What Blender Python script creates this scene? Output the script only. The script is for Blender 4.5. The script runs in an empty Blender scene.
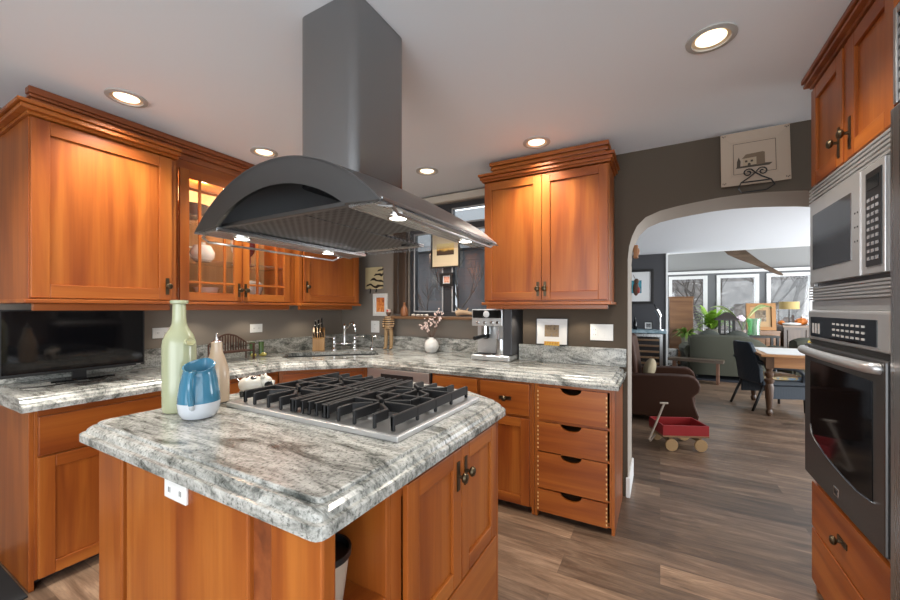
import bpy, bmesh, math, random
from mathutils import Vector, Matrix
random.seed(7)
PI = math.pi
C = bpy.context.scene.collection
S = bpy.context.scene

# ------------------------------------------------------------------ camera
cd = bpy.data.cameras.new('camera'); cam = bpy.data.objects.new('camera', cd); C.objects.link(cam)
cam.location = (0, 0, 1.326); cam.rotation_euler = (PI/2, 0, math.radians(29.06))
cd.sensor_fit = 'HORIZONTAL'; cd.sensor_width = 36.0; cd.lens = 36.0*378.0/900.0
cd.shift_y = 8.44/900.0; cd.clip_start = 0.02; cd.clip_end = 300
S.camera = cam
# ------------------------------------------------------------------ world
w = bpy.data.worlds.new('world'); S.world = w; w.use_nodes = True
bg = w.node_tree.nodes['Background']; bg.inputs[0].default_value = (0.86, 0.94, 1.0, 1); bg.inputs[1].default_value = 2.25
# ------------------------------------------------------------------ exposure
S.view_settings.view_transform = 'Standard'; S.view_settings.look = 'None'
S.view_settings.exposure = 0.60; S.view_settings.gamma = 1.0; S.view_settings.use_curve_mapping = False

def lamp(name, kind, loc, energy, color=(1, 1, 1), rot=(0, 0, 0), **k):
    l = bpy.data.lights.new(name, kind); l.energy = energy; l.color = color
    for a, b in k.items(): setattr(l, a, b)
    o = bpy.data.objects.new(name, l); C.objects.link(o); o.location = loc; o.rotation_euler = rot
    return o
WARM = (1.0, 0.93, 0.83)
CAN_W = 62.0
CANS = [(-2.42, .90), (-2.42, 1.68), (-1.62, 2.54), (-.71, 2.45), (.18, 1.85), (-2.42, .10), (-.5, -.9)]  # last entry is an unseen lamp added behind the camera, without a fixture
for i, (x, y) in enumerate(CANS):
    lamp('recessed_lamp', 'SPOT', (x, y, 2.405), CAN_W, WARM, spot_size=math.radians(125), spot_blend=.9, shadow_soft_size=.06)
# unseen fill lights added to brighten the kitchen and the living room
lamp('window_daylight', 'AREA', (-.6, -2.3, 1.3), 34, (.95, .97, 1), (math.radians(98), 0, 0), shape='RECTANGLE', size=3.4, size_y=1.9)
lamp('window_daylight', 'AREA', (4.5, 7.0, 1.3), 170, (.95, .97, 1), (math.radians(96), 0, PI/2), shape='RECTANGLE', size=6.0, size_y=2.0)
UNDER = [(-2.95, 1.55, 1.32), (-2.95, 1.98, 1.32), (-2.92, 2.55, 1.32), (-.50, 2.80, 1.29), (-.92, 2.80, 1.29)]
for p in UNDER:
    lamp('under_cabinet_lamp', 'SPOT', p, 1.6, (1, .88, .7), spot_size=math.radians(130), spot_blend=.5, shadow_soft_size=.02)
for y in (1.5, 1.92):
    lamp('display_cabinet_lamp', 'POINT', (-2.85, y, 2.19), 6.5, (1, .78, .5), shadow_soft_size=.03)
HOODL = [(-.705, .94), (-.705, 1.40), (-1.465, .92), (-1.465, 1.37)]
for x, y in HOODL:
    lamp('hood_lamp', 'SPOT', (x, y, 1.598), 4.5, (1, .92, .8), spot_size=math.radians(140), spot_blend=.7, shadow_soft_size=.025)

# ------------------------------------------------------------------ materials
def mat(name, base=(.5, .5, .5), rough=.5, metal=0.0, **k):
    m = bpy.data.materials.new(name); m.use_nodes = True
    b = m.node_tree.nodes['Principled BSDF']
    b.inputs['Base Color'].default_value = (*base, 1); b.inputs['Roughness'].default_value = rough; b.inputs['Metallic'].default_value = metal
    for a, v in k.items():
        n = a.replace('_', ' ')
        b.inputs[n].default_value = v
    return m
def N(m, t, **k):
    n = m.node_tree.nodes.new(t)
    for a, v in k.items(): setattr(n, a, v)
    return n
def L(m, a, b): m.node_tree.links.new(a, b)
def coords(m, scale=(1, 1, 1), rot=(0, 0, 0), rnd=False):
    tc = N(m, 'ShaderNodeTexCoord'); mp = N(m, 'ShaderNodeMapping')
    mp.inputs['Scale'].default_value = scale; mp.inputs['Rotation'].default_value = rot
    L(m, tc.outputs['Object'], mp.inputs['Vector'])
    if rnd:
        oi = N(m, 'ShaderNodeObjectInfo'); mu = N(m, 'ShaderNodeMath', operation='MULTIPLY'); mu.inputs[1].default_value = 37.0
        L(m, oi.outputs['Random'], mu.inputs[0]); cb = N(m, 'ShaderNodeCombineXYZ')
        for i in range(3): L(m, mu.outputs[0], cb.inputs[i])
        L(m, cb.outputs[0], mp.inputs['Location'])
    return mp.outputs[0]
def noise(m, vec, scale, detail=4, rough=.55, dist=0.0):
    n = N(m, 'ShaderNodeTexNoise'); n.inputs['Scale'].default_value = scale; n.inputs['Detail'].default_value = detail
    n.inputs['Roughness'].default_value = rough; n.inputs['Distortion'].default_value = dist
    L(m, vec, n.inputs['Vector']); return n.outputs['Fac']
def ramp(m, fac, stops):
    r = N(m, 'ShaderNodeValToRGB'); e = r.color_ramp.elements
    while len(e) < len(stops): e.new(.5)
    for i, (p, c) in enumerate(stops):
        e[i].position = p; e[i].color = (*c, 1) if len(c) == 3 else c
    L(m, fac, r.inputs[0]); return r.outputs[0]
def mix(m, fac, a, b, mode='MIX'):
    n = N(m, 'ShaderNodeMix', data_type='RGBA', blend_type=mode)
    if isinstance(fac, float): n.inputs[0].default_value = fac
    else: L(m, fac, n.inputs[0])
    for s, v in ((6, a), (7, b)):
        if isinstance(v, tuple): n.inputs[s].default_value = (*v, 1)
        else: L(m, v, n.inputs[s])
    return n.outputs[2]
def setc(m, col): L(m, col, m.node_tree.nodes['Principled BSDF'].inputs['Base Color'])
def bump(m, fac, s=.2, d=.01):
    b = N(m, 'ShaderNodeBump'); b.inputs['Strength'].default_value = s; b.inputs['Distance'].default_value = d
    L(m, fac, b.inputs['Height']); L(m, b.outputs[0], m.node_tree.nodes['Principled BSDF'].inputs['Normal'])
def rough_from(m, fac, lo, hi):
    r = N(m, 'ShaderNodeMapRange'); r.inputs[3].default_value = lo; r.inputs[4].default_value = hi
    L(m, fac, r.inputs[0]); L(m, r.outputs[0], m.node_tree.nodes['Principled BSDF'].inputs['Roughness'])

def wood(name, axis, c1, c2, c3, rough=.33, sc=1.0):
    m = mat(name, c2, rough)
    s = [9*sc, 9*sc, 9*sc]; s[axis] = .8*sc
    v = coords(m, tuple(s), rnd=True)
    n1 = noise(m, v, 1.2, 3, .5, .6)
    s2 = [60*sc]*3; s2[axis] = 1.5*sc
    v2 = coords(m, tuple(s2), rnd=True)
    n2 = noise(m, v2, 1.6, 4, .6)
    col = ramp(m, n1, [(.28, c1), (.5, c2), (.74, c3)])
    col = mix(m, .35, col, ramp(m, n2, [(.3, (.62, .52, .46)), (.65, (1, 1, 1))]), 'MULTIPLY')
    setc(m, col); bump(m, n2, .06, .003)
    return m
CH1, CH2, CH3 = (.22, .047, .008), (.335, .088, .013), (.435, .138, .023)
woodX = wood('cherry wood horizontal', 0, CH1, CH2, CH3)
woodY = wood('cherry wood deep', 1, CH1, CH2, CH3)
woodZ = wood('cherry wood vertical', 2, CH1, CH2, CH3)
WV = [woodZ, woodX]
dovetail_m = mat('pale dovetail wood', (.75, .47, .2), .4)
crown_m = wood('dark cherry moulding', 1, (.15, .04, .014), (.24, .065, .02), (.33, .10, .03))

def granite(name, rot=(0, 0, .6), stretch=(2.0, 9.0, 5.0)):
    m = mat(name, (.5, .5, .47), .16)
    v = coords(m, stretch, rot)
    n1 = noise(m, v, 2.0, 9, .68, 1.1)
    veins = ramp(m, n1, [(.28, (.035, .04, .038)), (.40, (.165, .17, .16)), (.49, (.36, .362, .345)), (.64, (.57, .57, .55))])
    v2 = coords(m, (1, 1, 1))
    n2 = noise(m, v2, 95, 3, .7)
    sp = ramp(m, n2, [(.34, (.22, .22, .2)), (.47, (.9, .9, .87)), (.66, (1.12, 1.1, 1.05))])
    col = mix(m, .8, veins, sp, 'MULTIPLY')
    n3 = noise(m, v2, 28, 4, .65)
    col = mix(m, ramp(m, n3, [(.58, (0, 0, 0)), (.68, (.5, .5, .5))]), col, (.10, .105, .10))
    setc(m, col); bump(m, n2, .03, .002)
    return m
granite_m = granite('grey veined granite')
granite2_m = granite('grey veined granite worktop', (0, 0, -.5), (2.0, 6.0, 5.0))
granite3_m = granite('grey veined granite splash', (0, .5, 0), (3.0, 3.0, 9.0))

def steel(name, c=.52, rough=.27, axis=2, sc=120):
    m = mat(name, (c, c, c*1.0), rough, 1.0)
    s = [sc]*3; s[axis] = 1.5
    n = noise(m, coords(m, tuple(s)), 1.0, 2)
    rough_from(m, n, rough-.03, rough+.05)
    return m
steelZ = steel('brushed steel vertical'); steelX = steel('brushed steel horizontal', .60, .3, axis=0, sc=30); steelX.node_tree.nodes['Principled BSDF'].inputs['Metallic'].default_value = .7; steelY = steel('brushed steel lengthwise', axis=1)
hood_m = steel('dark brushed hood steel', .24, .33, 1); hood_end_m = steel('dark hood end steel', .17, .33, 0)
oven_m = steel('dark oven steel', .15, .42, 1)
dw_m = steel('pale steel dishwasher', .62, .4, 0)
chrome = mat('chrome', (.8, .8, .8), .08, 1.0)
iron = mat('matte cast iron', (.012, .012, .013), .48, Specular_IOR_Level=.35)
blackgloss = mat('black glass', (.004, .004, .005), .06)
blackplastic = mat('black plastic', (.012, .012, .013), .35)
darkgrey = mat('dark grey plastic', (.05, .05, .055), .4)
bronze = mat('aged bronze', (.10, .075, .045), .35, .9)
white_plastic = mat('white plastic', (.78, .78, .76), .4)
slot_m = mat('dark slot', (.02, .02, .02), .6)
ceil_m = mat('white ceiling paint', (.75, .775, .81), .9)
def paint(name, c):
    m = mat(name, c, .85); n = noise(m, coords(m), 60, 3); bump(m, n, .04, .002); return m
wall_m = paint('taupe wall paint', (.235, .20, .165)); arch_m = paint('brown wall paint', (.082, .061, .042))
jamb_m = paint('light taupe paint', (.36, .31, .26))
char_m = paint('charcoal wall paint', (.065, .065, .07)); grey_m = paint('grey paint', (.30, .30, .295)); postgrey_m = paint('dark grey paint', (.16, .165, .17))
white_m = mat('white trim paint', (.80, .80, .79), .5)
cream_trim = mat('cream trim paint', (.55, .50, .42), .5)
windowdark = mat('charcoal window frame', (.035, .037, .042), .4)
brown_trim = wood('dark brown trim wood', 2, (.03, .02, .013), (.055, .037, .025), (.09, .06, .04))
glass = bpy.data.materials.new('window glass'); glass.use_nodes = True
def thin_glass(m, tint=(1, 1, 1), gloss=.045, haze=0.0):
    nt = m.node_tree; nt.nodes.clear()
    o = nt.nodes.new('ShaderNodeOutputMaterial'); t = nt.nodes.new('ShaderNodeBsdfTransparent'); g = nt.nodes.new('ShaderNodeBsdfGlossy')
    t.inputs[0].default_value = (*tint, 1); g.inputs['Roughness'].default_value = .03
    x = nt.nodes.new('ShaderNodeMixShader'); x.inputs[0].default_value = gloss
    nt.links.new(t.outputs[0], x.inputs[1]); nt.links.new(g.outputs[0], x.inputs[2])
    last = x.outputs[0]
    if haze:
        d = nt.nodes.new('ShaderNodeBsdfDiffuse'); d.inputs[0].default_value = (.8, .8, .8, 1)
        y = nt.nodes.new('ShaderNodeMixShader'); y.inputs[0].default_value = haze
        nt.links.new(last, y.inputs[1]); nt.links.new(d.outputs[0], y.inputs[2]); last = y.outputs[0]
    nt.links.new(last, o.inputs[0])
thin_glass(glass)
hoodglass = bpy.data.materials.new('frosted hood glass'); hoodglass.use_nodes = True; thin_glass(hoodglass, (.95, .95, .95), .10, .05)  # diffuse white mixed in paints the reflection washing over the glass
greenglass = bpy.data.materials.new('green glass'); greenglass.use_nodes = True; thin_glass(greenglass, (.55, .85, .62), .12, .15)
clear = bpy.data.materials.new('clear tableware glass'); clear.use_nodes = True; thin_glass(clear, (.93, .95, .95), .12, .06)
def emit(name, c, s):
    m = bpy.data.materials.new(name); m.use_nodes = True; b = m.node_tree.nodes['Principled BSDF']
    b.inputs['Base Color'].default_value = (*c, 1); b.inputs['Emission Color'].default_value = (*c, 1); b.inputs['Emission Strength'].default_value = s; return m
bulb_m = emit('lit lamp bulb', (1, .84, .60), 1.5); bulbw_m = emit('lit hood bulb', (1, .95, .86), 7.0)
can_m = mat('warm reflector', (.82, .66, .46), .3, .35)
canrim_m = mat('grey can trim', (.42, .41, .39), .5)

def floor_mat():
    m = mat('wood plank flooring', (.3, .24, .19), .36)
    tc = N(m, 'ShaderNodeTexCoord')
    br = N(m, 'ShaderNodeTexBrick'); br.offset = .37; br.inputs['Scale'].default_value = 1.0
    br.inputs['Brick Width'].default_value = 1.22; br.inputs['Row Height'].default_value = .16; br.inputs['Mortar Size'].default_value = .0009
    br.inputs['Color1'].default_value = (0, 0, 0, 1); br.inputs['Color2'].default_value = (1, 1, 1, 1); br.inputs['Mortar'].default_value = (.3, .3, .3, 1)
    L(m, tc.outputs['Object'], br.inputs['Vector'])
    mp = N(m, 'ShaderNodeMapping'); mp.inputs['Scale'].default_value = (1.5, 10, 1); L(m, tc.outputs['Object'], mp.inputs['Vector'])
    ad = N(m, 'ShaderNodeVectorMath', operation='MULTIPLY_ADD'); L(m, br.outputs['Color'], ad.inputs[0]); ad.inputs[1].default_value = (9, 5, 3); L(m, mp.outputs[0], ad.inputs[2])
    n1 = noise(m, ad.outputs[0], 1.5, 8, .7, .7)
    mp2 = N(m, 'ShaderNodeMapping'); mp2.inputs['Scale'].default_value = (4, 90, 1); L(m, tc.outputs['Object'], mp2.inputs['Vector'])
    n2 = noise(m, mp2.outputs[0], 1.3, 3, .6)
    col = ramp(m, n1, [(.28, (.065, .042, .028)), (.45, (.165, .108, .072)), (.55, (.23, .155, .105)), (.75, (.40, .285, .195))])
    col = mix(m, .5, col, ramp(m, n2, [(.3, (.5, .46, .43)), (.6, (1, 1, 1))]), 'MULTIPLY')
    tint = ramp(m, br.outputs['Color'], [(0, (.55, .53, .51)), (.5, (.88, .85, .83)), (1, (1.25, 1.2, 1.13))])
    col = mix(m, 1.0, col, tint, 'MULTIPLY')
    mor = N(m, 'ShaderNodeMix', data_type='RGBA'); L(m, br.outputs['Fac'], mor.inputs[0]); L(m, col, mor.inputs[6]); mor.inputs[7].default_value = (.09, .06, .042, 1)
    setc(m, mor.outputs[2]); bump(m, n2, .12, .003); rough_from(m, n1, .30, .44)
    return m
floor_m = floor_mat()

# ------------------------------------------------------------------ mesh builder
class MB:
    def __init__(s): s.bm = bmesh.new(); s.mi = 0; s.smooth = False; s.T = Matrix.Identity(4)
    def _face(s, vs, sm=None):
        try: f = s.bm.faces.new(vs)
        except ValueError: return None
        f.material_index = s.mi; f.smooth = s.smooth if sm is None else sm; return f
    def v(s, p): return s.bm.verts.new(s.T @ Vector(p))
    def box(s, x0, x1, y0, y1, z0, z1):
        x0, x1 = min(x0, x1), max(x0, x1); y0, y1 = min(y0, y1), max(y0, y1); z0, z1 = min(z0, z1), max(z0, z1)
        V = [s.v((x, y, z)) for x in (x0, x1) for y in (y0, y1) for z in (z0, z1)]
        for q in ((0, 1, 3, 2), (4, 6, 7, 5), (0, 4, 5, 1), (2, 3, 7, 6), (0, 2, 6, 4), (1, 5, 7, 3)): s._face([V[i] for i in q], False)
        return s
    def bar(s, p0, p1, w, h, up=(0, 0, 1)):
        p0, p1 = Vector(p0), Vector(p1); d = (p1-p0); l = d.length; d.normalize(); u = Vector(up)
        x = d.cross(u)
        if x.length < 1e-5: x = d.cross(Vector((1, 0, 0)))
        x.normalize(); u = x.cross(d)
        old = s.T; s.T = old @ Matrix(((x.x, d.x, u.x, p0.x), (x.y, d.y, u.y, p0.y), (x.z, d.z, u.z, p0.z), (0, 0, 0, 1)))
        s.box(-w/2, w/2, 0, l, -h/2, h/2); s.T = old; return s
    def loft(s, rings, closed=True, cap=True, sm=True):
        R = [[s.v(p) for p in r] for r in rings]; n = len(R[0])
        for a, b in zip(R, R[1:]):
            for i in range(n if closed else n-1):
                j = (i+1) % n; s._face([a[i], a[j], b[j], b[i]], sm)
        if cap and closed:
            s._face(list(reversed(R[0])), False); s._face(R[-1], False)
        return s
    def lathe(s, prof, n=24, c=(0, 0, 0), sx=1, sy=1, cap=True):
        rings = [[(c[0]+sx*r*math.cos(2*PI*i/n), c[1]+sy*r*math.sin(2*PI*i/n), c[2]+z) for i in range(n)] for r, z in prof]
        return s.loft(rings, True, cap)
    def tube(s, pts, r, n=8, r1=None, sub=0):
        P = [Vector(p) for p in pts]
        if sub:
            Q = []
            for i in range(len(P)-1):
                a = P[max(i-1, 0)]; b = P[i]; c = P[i+1]; d = P[min(i+2, len(P)-1)]
                for k in range(sub):
                    t = k/sub; Q.append(.5*((2*b)+(c-a)*t+(2*a-5*b+4*c-d)*t*t+(3*b-a-3*c+d)*t**3))
            Q.append(P[-1]); P = Q
        rings = []; up = None
        for i, p in enumerate(P):
            d = (P[min(i+1, len(P)-1)]-P[max(i-1, 0)]).normalized()
            if up is None: up = Vector((0, 0, 1)) if abs(d.z) < .9 else Vector((1, 0, 0))
            x = d.cross(up)
            if x.length < 1e-4: x = d.cross(Vector((0, 1, 0)))
            x.normalize(); up = x.cross(d).normalized()
            t = i/(len(P)-1); rr = (r if r1 is None else r+(r1-r)*t) if not callable(r) else r(t)
            rings.append([tuple(p+x*(rr*math.cos(2*PI*k/n))+up*(rr*math.sin(2*PI*k/n))) for k in range(n)])
        return s.loft(rings)
    def prism(s, poly, a, b, axis='z', sm=False):
        f = {'z': lambda p, h: (p[0], p[1], h), 'y': lambda p, h: (p[0], h, p[1]), 'x': lambda p, h: (h, p[0], p[1])}[axis]
        A = [s.v(f(p, a)) for p in poly]; B = [s.v(f(p, b)) for p in poly]; n = len(poly)
        s._face(A, False); s._face(list(reversed(B)), False)
        for i in range(n): s._face([A[i], B[i], B[(i+1) % n], A[(i+1) % n]], sm)
        return s
    def sph(s, c, rx, ry=None, rz=None, n=16, m=10):
        ry = rx if ry is None else ry; rz = rx if rz is None else rz
        rings = []
        for j in range(m+1):
            a = -PI/2+PI*j/m; q = max(math.cos(a), .02)
            rings.append([(c[0]+rx*q*math.cos(2*PI*i/n), c[1]+ry*q*math.sin(2*PI*i/n), c[2]+rz*math.sin(a)) for i in range(n)])
        return s.loft(rings)
    def build(s, name, mats, parent=None, loc=(0, 0, 0), rot=0, bevel=0, seg=2, subsurf=0, sharp=.6):
        bm = s.bm; bmesh.ops.recalc_face_normals(bm, faces=bm.faces[:])
        for e in bm.edges:
            if len(e.link_faces) == 2 and e.calc_face_angle(0) > sharp: e.smooth = False
        me = bpy.data.meshes.new(name); bm.to_mesh(me); bm.free()
        for m in (mats if isinstance(mats, (list, tuple)) else [mats]): me.materials.append(m)
        o = bpy.data.objects.new(name, me); C.objects.link(o); o.location = loc
        o.rotation_euler = rot if isinstance(rot, (tuple, list)) else (0, 0, rot)
        if parent: o.parent = parent
        if bevel:
            b = o.modifiers.new('bevel', 'BEVEL'); b.width = bevel; b.segments = seg; b.limit_method = 'ANGLE'; b.angle_limit = math.radians(40)
        if subsurf:
            b = o.modifiers.new('sub', 'SUBSURF'); b.levels = subsurf; b.render_levels = subsurf
        return o
def tag(o, label, cat, group=None, kind=None):
    o['label'] = label; o['category'] = cat
    if group: o['group'] = group
    if kind: o['kind'] = kind
    return o
def thing(name, label, cat, loc=(0, 0, 0), rot=0, group=None):
    o = bpy.data.objects.new(name, None); C.objects.link(o); o.location = loc
    o.rotation_euler = rot if isinstance(rot, (tuple, list)) else (0, 0, rot); o.empty_display_size = .1
    return tag(o, label, cat, group)
def struct(o, label=None, cat=None):
    o['kind'] = 'structure'
    if label: o['label'] = label; o['category'] = cat
    return o
def dup(root, loc, rot=None, label=None, group=None):
    def cp(o, par):
        c = o.copy(); C.objects.link(c)
        if par: c.parent = par
        for ch in list(o.children): cp(ch, c)
        return c
    r = cp(root, None); r.location = loc
    if rot is not None: r.rotation_euler = (0, 0, rot)
    if label: r['label'] = label
    if group: r['group'] = group
    return r

CEIL = 2.42
# ================================================================== SETTING
def sbox(name, m, *b, bevel=0):
    return MB().box(*b).build(name, m, bevel=bevel)
struct(sbox('floor', floor_m, -3.4, 4.6, -2.62, 11.2, -.1, 0), 'grey brown wood plank floor', 'floor')
struct(sbox('ceiling', ceil_m, -3.4, 2.2, -2.62, 3.34, CEIL, CEIL+.1), 'smooth white kitchen ceiling', 'ceiling')
struct(sbox('wall_left', wall_m, -3.3, -3.14, -2.62, 3.3, 0, CEIL), 'taupe wall behind the left cabinets', 'wall')
struct(sbox('wall_behind', wall_m, -3.3, -1.5, -2.62, -2.5, 0, CEIL), 'taupe wall behind the camera on the left', 'wall')  # added unseen wall, blocks light so the left cabinet ends fall dark
struct(sbox('wall_behind', wall_m, -3.3, -1.5, -2.62, -2.5, 0, CEIL), 'taupe wall behind the camera on the left', 'wall')
WX0, WX1, WZ0, WZ1 = -2.22, -1.2, 1.25, 2.33
b = MB()
b.box(-3.14, WX0, 3.14, 3.30, 0, CEIL); b.box(WX1, -.96, 3.14, 3.30, 0, CEIL); b.box(WX0, WX1, 3.14, 3.30, 0, WZ0); b.box(WX0, WX1, 3.14, 3.30, WZ1, CEIL)
struct(b.build('wall_back', wall_m), 'taupe wall around the kitchen window', 'wall')
# arch wall
def arch_profile():
    L_ = [(-.2, 0), (-.2, 1.66), (-.190, 1.76), (-.172, 1.83), (-.140, 1.90), (-.085, 1.955), (0, 1.988), (.1, 2.006), (.2, 2.018), (.33, 2.03), (.45, 2.034)]
    R_ = [(.9-x, z) for x, z in reversed(L_[:-1])]
    return L_+R_
ap = arch_profile()
b = MB()
poly = [(-.99, 0)] + ap + [(2.2, 0), (2.2, CEIL), (-.99, CEIL)]
def arch_wall(b, y0, y1):
    # three pieces: left pier, right pier and a fan of quads above the opening
    b.box(-.96, -.2, y0, y1, 0, CEIL); b.box(1.1, 2.2, y0, y1, 0, CEIL)
    for (xa, za), (xb, zb) in zip(ap[1:-2], ap[2:-1]):
        if xb-xa < 1e-6: continue
        V = [b.v(p) for p in ((xa, y0, za), (xb, y0, zb), (xb, y0, CEIL), (xa, y0, CEIL), (xa, y1, za), (xb, y1, zb), (xb, y1, CEIL), (xa, y1, CEIL))]
        b.mi = 0; b._face([V[0], V[1], V[2], V[3]]); b._face([V[7], V[6], V[5], V[4]])
        b.mi = 1; b._face([V[4], V[5], V[1], V[0]], True); b.mi = 0
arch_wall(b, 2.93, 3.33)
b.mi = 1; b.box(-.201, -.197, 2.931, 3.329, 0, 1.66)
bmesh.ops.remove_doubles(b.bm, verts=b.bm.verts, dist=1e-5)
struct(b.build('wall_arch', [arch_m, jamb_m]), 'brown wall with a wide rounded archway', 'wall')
b = MB().box(-.197, -.183, 2.925, 3.335, 0, .14); b.box(-.21, -.183, 2.915, 2.929, 0, .14)
struct(b.build('baseboard_arch', white_m, bevel=.004), 'white baseboard wrapping the end of arch wall', 'baseboard')
# living room shell
struct(sbox('ceiling_living', ceil_m, -1.2, 4.6, 3.33, 8.75, CEIL, CEIL+.1), 'white living room ceiling', 'ceiling')
b = MB(); 
b.prism([(8.75, 3.3), (11.0, 2.25), (11.0, 2.35), (8.75, 3.4)], .1, 4.6, 'x')
struct(b.build('ceiling_sunroom', grey_m), 'grey sloped ceiling towards the far windows', 'ceiling')
struct(sbox('wall_header', white_m, .10, 4.6, 8.75, 8.85, CEIL, 3.4), 'wall above the step up to sunroom ceiling', 'wall')
struct(sbox('wall_bar', char_m, -1.0, .10, 8.65, 8.75, 0, CEIL), 'charcoal wall behind the bar', 'wall')
struct(sbox('wall_return', white_m, .06, .12, 8.75, 11.0, 0, 3.35), 'white return wall by the far windows', 'wall')
struct(sbox('trim_bar', white_m, .10, .135, 8.63, 8.77, 0, CEIL, bevel=.004), 'white vertical corner trim', 'trim')
struct(sbox('wall_living_left', char_m, -1.15, -1.0, 3.33, 8.75, 0, CEIL), 'living room left wall', 'wall')
FW = [(.22, .97), (1.21, 1.95), (2.14, 2.89), (3.1, 3.85)]
b = MB(); x = .12
for a, c in FW:
    b.box(x, a, 11.0, 11.15, 0, 2.25); x = c
    b.box(a, c, 11.0, 11.15, 0, .62); b.box(a, c, 11.0, 11.15, 2.09, 2.25)
b.box(x, 4.6, 11.0, 11.15, 0, 2.25)
struct(b.build('wall_far', postgrey_m), 'dark grey window wall of the sunroom', 'wall')
struct(sbox('trim_far', white_m, .12, 4.6, 10.94, 10.995, 2.165, 2.23, bevel=.004), 'white rail above the far windows', 'trim')
for i, (a, c) in enumerate(FW):
    b = MB(); f = .045
    b.box(a-.03, a+f, 10.97, 11.10, .58, 2.12); b.box(c-f, c+.03, 10.97, 11.10, .58, 2.12)
    b.box(a+f, c-f, 10.97, 11.10, 2.05, 2.12); b.box(a+f, c-f, 10.97, 11.10, .58, .66)
    o = struct(b.build('window_%d' % (i+2), white_m, bevel=.004), ['white framed far window by the corner', 'white framed far window behind the lantern', 'white framed far window behind the lamp', 'white framed far window at the right end'][i], 'window')
    MB().box(a+f, c-f, 11.03, 11.036, .66, 2.05).build('pane', glass, o)

# kitchen window
b = MB(); F = .05; y0, y1 = 3.16, 3.23
b.box(WX0, WX0+F, y0, y1, WZ0, WZ1); b.box(WX1-F, WX1, y0, y1, WZ0, WZ1); b.box(WX0+F, WX1-F, y0, y1, WZ1-F, WZ1); b.box(WX0+F, WX1-F, y0, y1, WZ0, WZ0+.04)
b.box(-1.83, -1.735, y0, y1, WZ0+.04, WZ1-F)
for a, c in ((WX0+F, -1.83), (-1.735, WX1-F)): b.box(a, c, y0, y1, 2.07, 2.13)
win = struct(b.build('window_1', windowdark, bevel=.003), 'dark framed kitchen window with two sashes', 'window')
for a, c in ((WX0+F, -1.83), (-1.735, WX1-F)):
    for za, zc in ((WZ0+.04, 2.07), (2.13, WZ1-F)):
        g = MB(); g.box(a, a+.012, y0-.006, y0, za, zc); g.box(c-.012, c, y0-.006, y0, za, zc); g.box(a+.012, c-.012, y0-.006, y0, za, za+.012); g.box(a+.012, c-.012, y0-.006, y0, zc-.012, zc)
        g.build('sash_bead', mat('pale window bead', (.4, .4, .4), .5), win)
        MB().box(a, c, 3.19, 3.195, za, zc).build('pane', glass, win)
struct(sbox('trim_1', cream_trim, -2.42, -1.17, 3.10, 3.138, 2.335, 2.40, bevel=.006), 'cream head casing over the kitchen window', 'trim')
b = MB().box(-2.40, -2.335, 3.115, 3.138, 1.27, 2.335); b.box(-2.325, -2.225, 3.10, 3.138, 1.27, 2.335)
struct(b.build('trim_2', brown_trim, bevel=.006), 'dark brown casing left of the kitchen window', 'trim')
struct(sbox('trim_3', wood('brown sill wood', 0, (.12, .06, .03), (.22, .12, .06), (.3, .17, .09)), -2.44, -1.18, 3.03, 3.139, 1.222, 1.249, bevel=.005), 'brown wooden window sill', 'trim')

# ================================================================== CABINETS
def knob_mesh(b, x, y, z, plate=(.018, .10)):
    pw, ph = plate
    b.box(x-pw/2, x+pw/2, y-.004, y, z-ph/2, z+ph/2)
    old = b.T; b.T = old @ Matrix.Translation((x, y-.004, z)) @ Matrix.Rotation(PI/2, 4, 'X')
    b.lathe([(.006, 0), (.0055, .012), (.015, .018), (.018, .025), (.014, .032), (.004, .035)], 14)
    b.T = old
def shaker(b, x0, x1, z0, z1, yf, st=.058, t=.02, glassy=False):
    # yf = back plane, door front at yf-t; mats [vertical, horizontal]
    b.mi = 0; b.box(x0, x0+st, yf-t, yf, z0, z1); b.box(x1-st, x1, yf-t, yf, z0, z1)
    b.mi = 1; b.box(x0+st, x1-st, yf-t, yf, z1-st, z1); b.box(x0+st, x1-st, yf-t, yf, z0, z0+st)
    if not glassy:
        b.mi = 0; b.box(x0+st, x1-st, yf-t+.011, yf-.002, z0+st, z1-st)
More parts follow.
